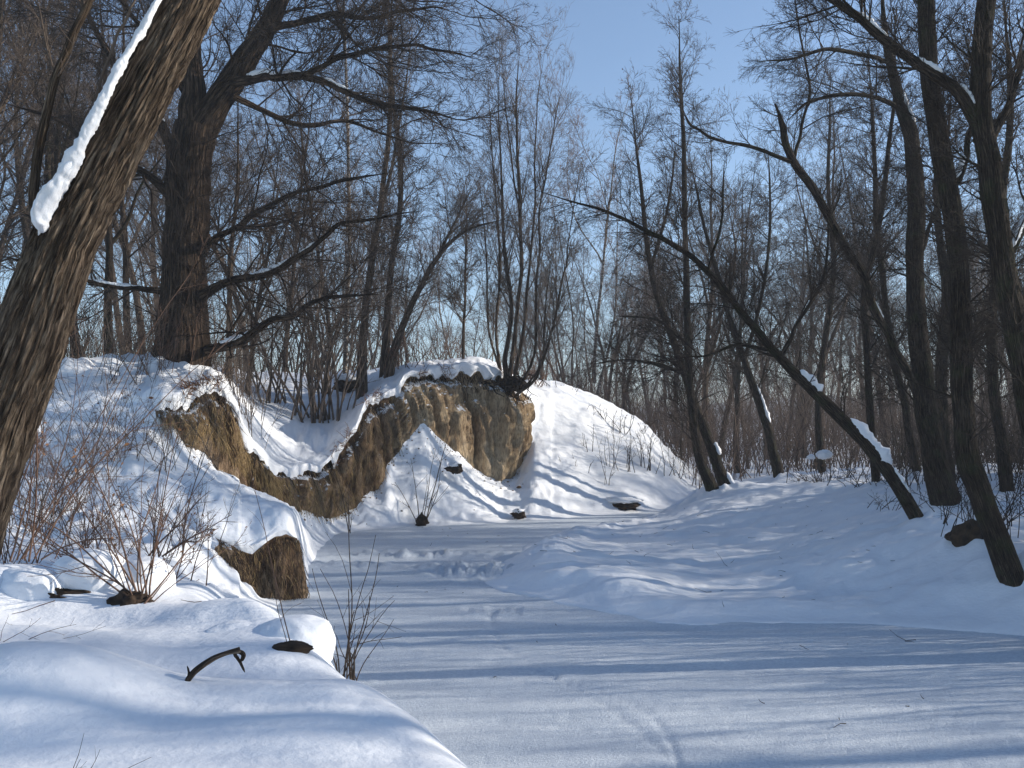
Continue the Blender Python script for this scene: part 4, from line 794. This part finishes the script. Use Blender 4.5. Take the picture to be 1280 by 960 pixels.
shrub('bramble_bush', 'crossing bare stems rising beside the big leaning trunk', W(30, 690, 9.6), 12, (1, 2), (0.005, 0.011), M_TWIGR, 2, targets=[(120, 440, 9.8), (90, 540, 9.8), (180, 420, 10.5), (60, 500, 9.5), (150, 560, 9.6), (10, 520, 9.8), (200, 500, 10.2), (100, 380, 10.2), (230, 380, 11), (60, 590, 9.4), (170, 640, 9.4), (140, 330, 11)], k1=6, k2=3, leafn=40, br=0.15)
shrub('bramble_bush', 'low dark twiggy bush half way up the left snow slope above the broken earth bank', W(205, 688, 13.2), 10, (0.6, 1.2), (0.007, 0.014), M_TWIGR, 3, targets=[(245, 640, 13.2), (250, 600, 13.4), (225, 610, 13), (262, 570, 13.4), (180, 620, 13.4), (275, 655, 13), (200, 560, 13.4), (285, 640, 13.2), (165, 590, 13.5), (240, 545, 13.6)], k1=6, k2=3)
for i, (px, d, h, n, lab) in enumerate([(90, 16.6, 1.8, 14, 'bush of thin brown stems high on the left snow slope'), (150, 18.2, 2.0, 16, 'leafy thin stemmed bush near the crest of the left slope, below the oak'), (35, 17.6, 2.4, 16, 'tall tangle of stems at the left edge above the snow hummocks'),
        (250, 21.2, 1.3, 12, 'stems growing out of the snow cap of the brown mound'), (120, 14.6, 1.5, 12, 'wispy bush in the middle of the left snow slope'), (230, 15.8, 1.4, 14, 'pale thin wands standing above the broken earth bank'), (190, 22.4, 2.2, 18, 'brushwood around the foot of the oak'), (60, 20.4, 2.4, 18, 'brushwood along the crest of the left slope')]):
    shrub('wild_bush', lab, ((px-640)/F*d, d, left_z(px, d)), n, (h*0.6, h), (0.005, 0.010), M_TWIG if i % 2 else M_TWIGR, 10+i, spread=0.38, k1=5, k2=3, leafn=60 if i in (1, 4, 7) else 12, rmin=0.0022, br=0.25)
for i, (px, py, n, h, lab) in enumerate([(110, 700, 16, 1.7, 'dense twiggy bush left of the bramble bush, rising from the snow hummocks'), (20, 660, 18, 2.2, 'dark twiggy brush at the very left edge beside the trunk foot'), (215, 725, 9, 1.0, 'small reddish twigs right of the bramble bush base')]):
    b_ = on_snow(px, py, 15) if py > 715 else np.array([(px-640)/F*13.0, 13.0, left_z(px, 13.0)])
    shrub('bramble_bush', lab, b_, n, (h*0.5, h), (0.005, 0.011), M_TWIGR, 110+i, spread=0.5, k1=6, k2=4, leafn=25, rmin=0.002, br=0.22)
for i, (px, d, h, n, lab) in enumerate([(120, 17.4, 2.4, 18, 'tangled brush in the upper middle of the left slope'), (200, 18.4, 1.8, 16, 'brush just below the snow cap of the mound'), (70, 15.4, 2.0, 18, 'tangled brush low on the left slope behind the reddish bush'), (165, 21.5, 2.6, 20, 'brushwood left of the oak foot'), (275, 24.5, 2.2, 14, 'brushwood right of the oak foot')]):
    shrub('wild_bush', lab, ((px-640)/F*d, d, left_z(px, d)), n, (h*0.5, h), (0.005, 0.011), M_TWIG, 130+i, spread=0.45, k1=6, k2=4, leafn=30, rmin=0.0024, br=0.35)
shrub('hazel_bush', 'tall many stemmed bush in the snowy dip behind the cliff lip', ((398-640)/F*33.5, 33.5, left_z(398, 33.5)), 34, (3.5, 8), (0.025, 0.05), M_TWIG, 30, spread=0.17, k1=4, k2=3, rmin=0.007, br=0.5)
shrub('hazel_bush', 'bush of upright stems on the left side of the snowy dip', ((330-640)/F*34, 34, left_z(330, 34)), 16, (2.5, 6), (0.02, 0.045), M_TWIG, 31, spread=0.2, k1=4, k2=3, rmin=0.007, br=0.7)
shrub('leafy_bush', 'low bush with rusty dead leaves on the cliff top left of the clay wall', ((505-640)/F*36, 36, left_z(505, 36)), 26, (0.8, 2.0), (0.01, 0.02), M_TWIGR, 32, spread=0.45, k1=5, k2=3, rmin=0.006, br=0.6, leafn=420)
shrub('leafy_bush', 'small russet bush beside the stem clump above the clay cliff', ((668-640)/F*40.5, 40.5, left_z(668, 40.5)), 24, (0.8, 2.2), (0.01, 0.02), M_TWIGR, 33, spread=0.4, k1=5, k2=3, rmin=0.006, br=0.5, leafn=260)
shrub('leafy_bush', 'rusty leaved bush behind the bent tree on the cliff top', ((560-640)/F*39.5, 39.5, left_z(560, 39.5)), 20, (0.8, 1.8), (0.01, 0.02), M_TWIGR, 34, spread=0.4, k1=5, k2=3, rmin=0.006, br=0.8, leafn=200)
for i, (px, d, h, n) in enumerate([(765, 38.4, 2.4, 5), (787, 38.8, 2.2, 6), (760, 37.3, 2.2, 3), (806, 39.4, 1.9, 9), (735, 38.8, 1.4, 3), (829, 40.2, 1.6, 8), (716, 37, 1.0, 4), (845, 41.5, 1.6, 9), (780, 41, 1.4, 9), (812, 42, 1.4, 9), (745, 40.6, 1.1, 7)]):
    lab = ['tallest thin sapling in the middle of the snowy slope', 'pair of thin saplings standing right of the tallest one on the slope', 'thin sapling low on the slope above the dark snow capped stump', 'twiggy sapling clump on the right half of the snowy slope', 'tiny sapling on the open upper slope right of the clay wall', 'brush near the foot of the slope by the curved alder', 'sparse dry stalks on the bright open slope by the clay wall', 'brush at the right foot of the snowy slope', 'low brush poking out near the crest of the slope', 'low brush on the crest above the curved alder', 'low twigs just below the crest, left of the other brush'][i]
    shrub('sapling', lab, ((px-640)/F*d, d, left_z(px, d)), n, (h*0.5, h), (0.010, 0.018), M_TWIGD, 50+i, spread=0.12 if i < 5 else 0.35, k1=4, k2=2, rmin=0.006, br=0.15 if i < 5 else 0.35, cat='sapling', leafn=40 if i in (3, 8, 9) else 0)
shrub('sapling', 'crooked sapling with a dark root lump at the foot of the snow cone', W(527, 655, 30.6), 6, (1, 2.6), (0.014, 0.028), M_TWIG, 70, targets=[(545, 560, 30.9), (540, 600, 30.9), (560, 575, 31), (515, 570, 31), (552, 535, 31.2), (500, 590, 30.9)], k1=4, k2=2, rmin=0.006, cat='sapling')
shrub('sapling', 'single upright twig in front of the brown cliff near the ice', W(436, 664, 28.4), 3, (1, 2), (0.012, 0.02), M_TWIGD, 71, targets=[(424, 585, 28.4), (432, 620, 28.3), (441, 640, 28.3)], k1=2, k2=1, rmin=0.005, cat='sapling')
shrub('dry_stalks', 'tall dry stalks at the edge of the foreground snow bank, dark against the ice', W(436, 842, 9.4), 14, (1, 2), (0.006, 0.012), M_TWIGD, 72, targets=[(455, 620, 8.9), (448, 650, 8.8), (458, 700, 8.9), (440, 720, 8.8), (465, 745, 8.9), (430, 760, 8.9), (418, 770, 8.9), (475, 770, 8.8), (445, 780, 8.7), (425, 740, 9), (495, 735, 8.8), (412, 790, 8.9), (450, 690, 8.9), (440, 800, 8.7)], k1=2, k2=1, rmin=0.0018, cat='stalks', br=0.06, wig=0.045)
shrub('dry_stalks', 'single thin arching stalk rising from the hollow in the foreground snow hump', on_snow(366, 812), 2, (1, 2), (0.004, 0.006), M_TWIGR, 73, targets=[(345, 690, 8.4), (300, 585, 8.6)], k1=2, k2=1, rmin=0.0015, cat='stalks', br=0.02)
shrub('dry_stalks', 'two thin dark stalks poking out of the snow at the bottom left corner', on_snow(75, 975), 4, (0.2, 0.4), (0.0022, 0.003), M_TWIGD, 74, targets=[(120, 915, 4.9), (180, 925, 4.9), (130, 940, 4.9), (100, 945, 4.8)], k1=1, k2=0, rmin=0.001, cat='stalks', br=0.03)
shrub('dry_stalks', 'curved thin stalks lying over the snow at the left edge of the foreground', on_snow(-10, 800), 5, (0.5, 0.9), (0.003, 0.005), M_TWIGR, 75, targets=[(60, 775, 8), (95, 785, 8.2), (25, 760, 8), (120, 800, 8), (40, 800, 7.8)], k1=2, k2=1, rmin=0.0014, cat='stalks', br=0.05)
shrub('dead_bush', 'dark dry bush holding two snow clumps at the far end of the right bank', W(1045, 612, 33), 40, (0.6, 1.6), (0.01, 0.02), M_TWIGD, 80, spread=0.75, k1=5, k2=3, rmin=0.007, br=0.7, leafn=150)
shrub('dead_bush', 'low dark brush left of the leaning trunk foot on the right bank', W(1085, 605, 30), 26, (0.4, 1.0), (0.01, 0.018), M_TWIGD, 81, spread=0.8, k1=4, k2=3, rmin=0.006, br=0.6)
shrub('dead_bush', 'twigs lying over the snow at the foot of the long leaning trunk', W(1120, 632, 20.5), 14, (0.4, 1.0), (0.006, 0.012), M_TWIGD, 82, spread=1.3, k1=4, k2=2, rmin=0.004, br=0.3)
shrub('dead_bush', 'dark brush between the trunks at the right edge', W(1250, 650, 16.5), 30, (0.6, 1.6), (0.006, 0.012), M_TWIGD, 83, spread=0.6, k1=5, k2=3, rmin=0.004, br=0.6)

# ------------------------------------------------------------------ hanging grass and roots on the brown cliff
def hang(name, label, cat, sel, n, L, r, m, seed, outw=0.35):
    rng = np.random.default_rng(seed); rows_, cols_ = np.where(sel); k = rng.integers(0, len(rows_), n)
    P0 = grid[rows_[k], cols_[k]]+np.array([0.02, -0.03, 0]); D0 = np.stack([rng.normal(0.25, 0.35, n), rng.normal(-outw, 0.3, n), -np.ones(n)*0.6], 1); D0 /= np.linalg.norm(D0, axis=1, keepdims=True)
    P, Q = grow(rng, P0, D0, rng.uniform(*L, n), rng.uniform(*r, n), 5, 0.12, -0.35, 0.4); A = Acc(); A.tubes(P, Q, 3)
    o = link(name, A.mesh(name), None, m); tag(o, label, cat, None, 'stuff')
rt = np.zeros(NR); rL = np.where(rowtag == 'L')[0]; rt[rL] = np.linspace(0, 1, len(rL)); rC = np.where(rowtag == 'C')[0]; rt[rC] = np.linspace(0, 1, len(rC)); rt = rt[:, None]
hang('hanging_grass', 'dry grass and rootlets hanging down the brown face of the mound', 'grass', isE & (rt > 0.3) & (PXc < 345), 1700, (0.1, 0.55), (0.004, 0.009), M_GRASS, 1)
hang('hanging_roots', 'dark roots hanging from the lip of the cliff', 'roots', isE & (rt > 0.82), 1500, (0.1, 0.6), (0.006, 0.016), M_ROOT, 2)
hang('dry_grass', 'straw coloured grass on the low brown wall by the ice', 'grass', isE & (PXc > 330) & (PXc < 500), 1500, (0.1, 0.35), (0.005, 0.01), M_GRASS, 3, 0.2)
hang('rootlets', 'fine roots on the small broken earth bank', 'roots', isB, 800, (0.05, 0.3), (0.003, 0.006), M_ROOT, 4, 0.15)
li2 = np.where(rowtag == 'L2')[0]; rg = np.random.default_rng(51); n = 800; cc = rg.choice(np.where((cols > 200) & (cols < 655))[0], n); cl = fbm(cols[cc]/14, 0.3, 0, 2) > 0.0; cc = cc[cl]; n = len(cc)
P0 = grid[rg.choice(li2[2:], n), cc]; D0 = np.stack([rg.normal(0, 0.5, n), rg.normal(-0.2, 0.4, n), rg.uniform(-0.1, 1, n)], 1); D0 /= np.linalg.norm(D0, axis=1, keepdims=True)
P, Q = grow(rg, P0-D0*0.05, D0, rg.uniform(0.12, 0.55, n), rg.uniform(0.006, 0.012, n), 4, 0.2, -0.12, 0.4); A = Acc(); A.tubes(P, Q, 3)
S, D, Lc, Rc = sprout(rg, P, Q, np.full(n, 0.35), 2, 0.3, 1, 20, 60, 0.6, 0.7, 0.005); P2, Q2 = grow(rg, S, D, Lc, Rc, 3, 0.2, -0.05, 0.4); A.tubes(P2, Q2, 3)
tag(link('dry_grass', A.mesh('dry_grass'), None, M_LEAF), 'brown grass and weeds poking through the snow along the cliff edge', 'grass', None, 'stuff')
hang('dry_grass', 'dry grass tufts on the broken earth bank beside the ice', 'grass', isB, 250, (0.05, 0.22), (0.003, 0.006), M_GRASS, 5, 0.3)

def scatter(name, label, cat, pts, size, m, seed, sticks=False):
    rg = np.random.default_rng(seed); A = Acc(); n = len(pts); s = size*rg.lognormal(0, 0.5, n)
    if sticks:
        D0 = rg.normal(0, 1, (n, 3)); D0[:, 2] *= 0.12; D0 /= np.linalg.norm(D0, axis=1, keepdims=True)
        P, Q = grow(rg, pts-D0*s[:, None]*0.5, D0, s, np.full(n, 0.006), 4, 0.2, 0, 0.4); A.tubes(P, Q, 3)
    else:
        o = np.array([(1, 0, 0), (-1, 0, 0), (0, 1, 0), (0, -1, 0), (0, 0, 1), (0, 0, -1.)]); f = np.array([(0, 2, 4), (2, 1, 4), (1, 3, 4), (3, 0, 4), (2, 0, 5), (1, 2, 5), (3, 1, 5), (0, 3, 5)])
        V = pts[:, None]+o[None]*s[:, None, None]*rg.uniform(0.5, 1.1, (n, 6, 1)); A.add(V.reshape(-1, 3), (np.arange(n)[:, None, None]*6+f[None]).reshape(-1, 3))
    tag(link(name, A.mesh(name, False), None, m), label, cat, None, 'stuff')
rg = np.random.default_rng(77); er = np.where(rowtag == 'E')[0][-1]; n = 420
ci = rg.choice(np.where((cols > 205) & (cols < 655))[0], n); ro = er-np.minimum((rg.exponential(7, n)).astype(int), 38)
scatter('fallen_earth', 'crumbs of brown earth fallen on the snow below the cliff', 'earth', grid[ro, ci]+np.array([0, 0, 0.005]), 0.028, M_EARTH, 1)
x = rg.uniform(-0.5, 9, 130); y = rg.uniform(12, 34, 130); k = -polydist(x, y, SHA) > 0.5; x, y = x[k], y[k]
scatter('fallen_twigs', 'small fallen twigs lying on the snow of the right bank', 'twigs', np.stack([x, y, right_h(x, y)+0.01], 1), 0.16, M_TWIGD, 2, True)
x = rg.uniform(-3.5, 6, 60); y = rg.uniform(8.5, 30, 60); k = (-polydist(x, y, SHA) < -0.3) & (polydist(x, y, EDGE) < -0.4); x, y = x[k], y[k]
scatter('fallen_twigs', 'tiny dark twigs and bark bits lying on the river ice', 'twigs', np.stack([x, y, 0*x+0.02], 1), 0.08, M_TWIGD, 3, True)
px_ = rg.uniform(0, 260, 90); d_ = rg.uniform(9.5, 19, 90)
scatter('fallen_twigs', 'twigs and leaf bits lying on the left snow slope', 'twigs', np.array([((a-640)/F*b, b, (left_z(a, b) if b > 12.5 else float(near_h(np.array((a-640)/F*b), np.array(b))))+0.01) for a, b in zip(px_, d_)]), 0.14, M_TWIGR, 4, True)

# ------------------------------------------------------------------ small dark things in the snow
def clod(name, label, c, r, seed, cat='clod', m=None, snowr=0.7, rough=0.62):
    A = Acc(); lump(A, (0, 0, 0), r, seed, rough=rough); e = empty(name, tuple(c)); tag(e, label, cat)
    link('earth', A.mesh('earth'), e, m or M_ROOT)
    if snowr:
        S = Acc(); lump(S, (0, 0.04, r[2]*0.8), (r[0]*snowr*1.5, r[1]*1.3, r[2]*0.6), seed+5, rough=0.3); link('snow_cap', S.mesh('snow_cap'), e, M_SNOW)
    return e
clod('stump', 'dark stump with a thick snow cap at the ice edge below the slope', W(779, 632, 36.2), (0.5, 0.35, 0.26), 1, 'stump', snowr=0.85)
clod('soil_clod', 'small dark root lump at the ice edge below the snow cone', W(527, 652, 30.6), (0.18, 0.16, 0.2), 2, 'soil clod', snowr=0)
clod('soil_clod', 'dark clods of earth lying half way up the snow cone', W(568, 586, 32.7), (0.24, 0.16, 0.16), 3, 'soil clod', snowr=0.6)
clod('soil_clod', 'little dark clod in the snow at the ice edge, between snow cone and stump', W(648, 643, 32.8), (0.22, 0.16, 0.14), 4, 'soil clod', snowr=0.6)
clod('root_stump', 'dark round root stump with shoots on the shaded right bank', np.array([9.96*0.834, 17.3, rz(8.3, 17.3)-0.16]), (0.40, 0.30, 0.26), 5, 'stump', snowr=0, rough=0.35)
clod('stump', 'dark stump under a snow cap on the cliff top behind the lip', W(433, 480, 36.5), (0.4, 0.3, 0.28), 6, 'stump', snowr=0.8)
clod('soil_clod', 'dark lump standing in for the shaded hole under the foreground snow hump', on_snow(366, 812)+np.array([-0.02, 0.05, 0.0]), (0.17, 0.12, 0.055), 7, 'soil clod', snowr=0, rough=0.2)  # dark ellipsoid in place of the shade inside the hole
clod('soil_clod', 'dark soil showing at the foot of the bramble bush', on_snow(165, 752)-np.array([0, 0, 0.05]), (0.22, 0.14, 0.15), 8, 'soil clod', snowr=0, rough=0.5)
clod('soil_clod', 'dark soil under a rounded snow hummock at the left edge', on_snow(60, 745)-np.array([0, -0.06, 0.03]), (0.34, 0.12, 0.10), 9, 'soil clod', snowr=0, rough=0.5)
shrub('root_sprouts', 'upright shoots growing round the dark root stump on the right bank', np.array([8.3, 17.2, rz(8.3, 17.2)]), 30, (0.6, 1.5), (0.006, 0.011), M_TWIGD, 90, spread=0.3, k1=3, k2=1, rmin=0.004, br=0.3)
# bent stick in the foreground snow
A = Acc(); q0 = on_snow(236, 848); sk = q0[1]-0.05
for pts in ([(230, 858, 7), (242, 840, 8), (262, 825, 7.5), (284, 816, 6), (300, 813, 9)], [(292, 814, 5), (298, 826, 4), (306, 840, 2.5)], [(296, 812, 5), (303, 818, 6), (301, 827, 4)], [(237, 852, 3), (235, 842, 3), (234, 832, 2)]):
    P, R = main_line([(a, b, sk+0.0015*(a-236), w) for a, b, w in pts], 24, 0.006, 1); A.tubes(P[None], R[None], 9, True)
tag(link('dead_stick', A.mesh('dead_stick'), None, M_SLIM), 'short bent brown stick poking out of the foreground snow', 'stick')
# snow clumps on the dead bush
for i, (px, py, r) in enumerate([(1030, 568, 0.26), (1014, 571, 0.14)]):
    S = Acc(); lump(S, (0, 0, 0), (r, r*0.8, r*0.6), 20+i, rough=0.25); o = link('snow_clump', S.mesh('snow_clump'), None, M_SNOW); o.location = tuple(W(px, py, 33))
    tag(o, ['larger white snow clump caught on the dark bush at the far right bank', 'smaller snow clump caught on the left side of the dark bush'][i], 'snow clump')
for o in sorted(bpy.data.meshes, key=lambda m: -len(m.polygons))[:12]: print(o.name, len(o.polygons), o.users, flush=True)
print('tris', sum(len(m.polygons) for m in bpy.data.meshes)*2)
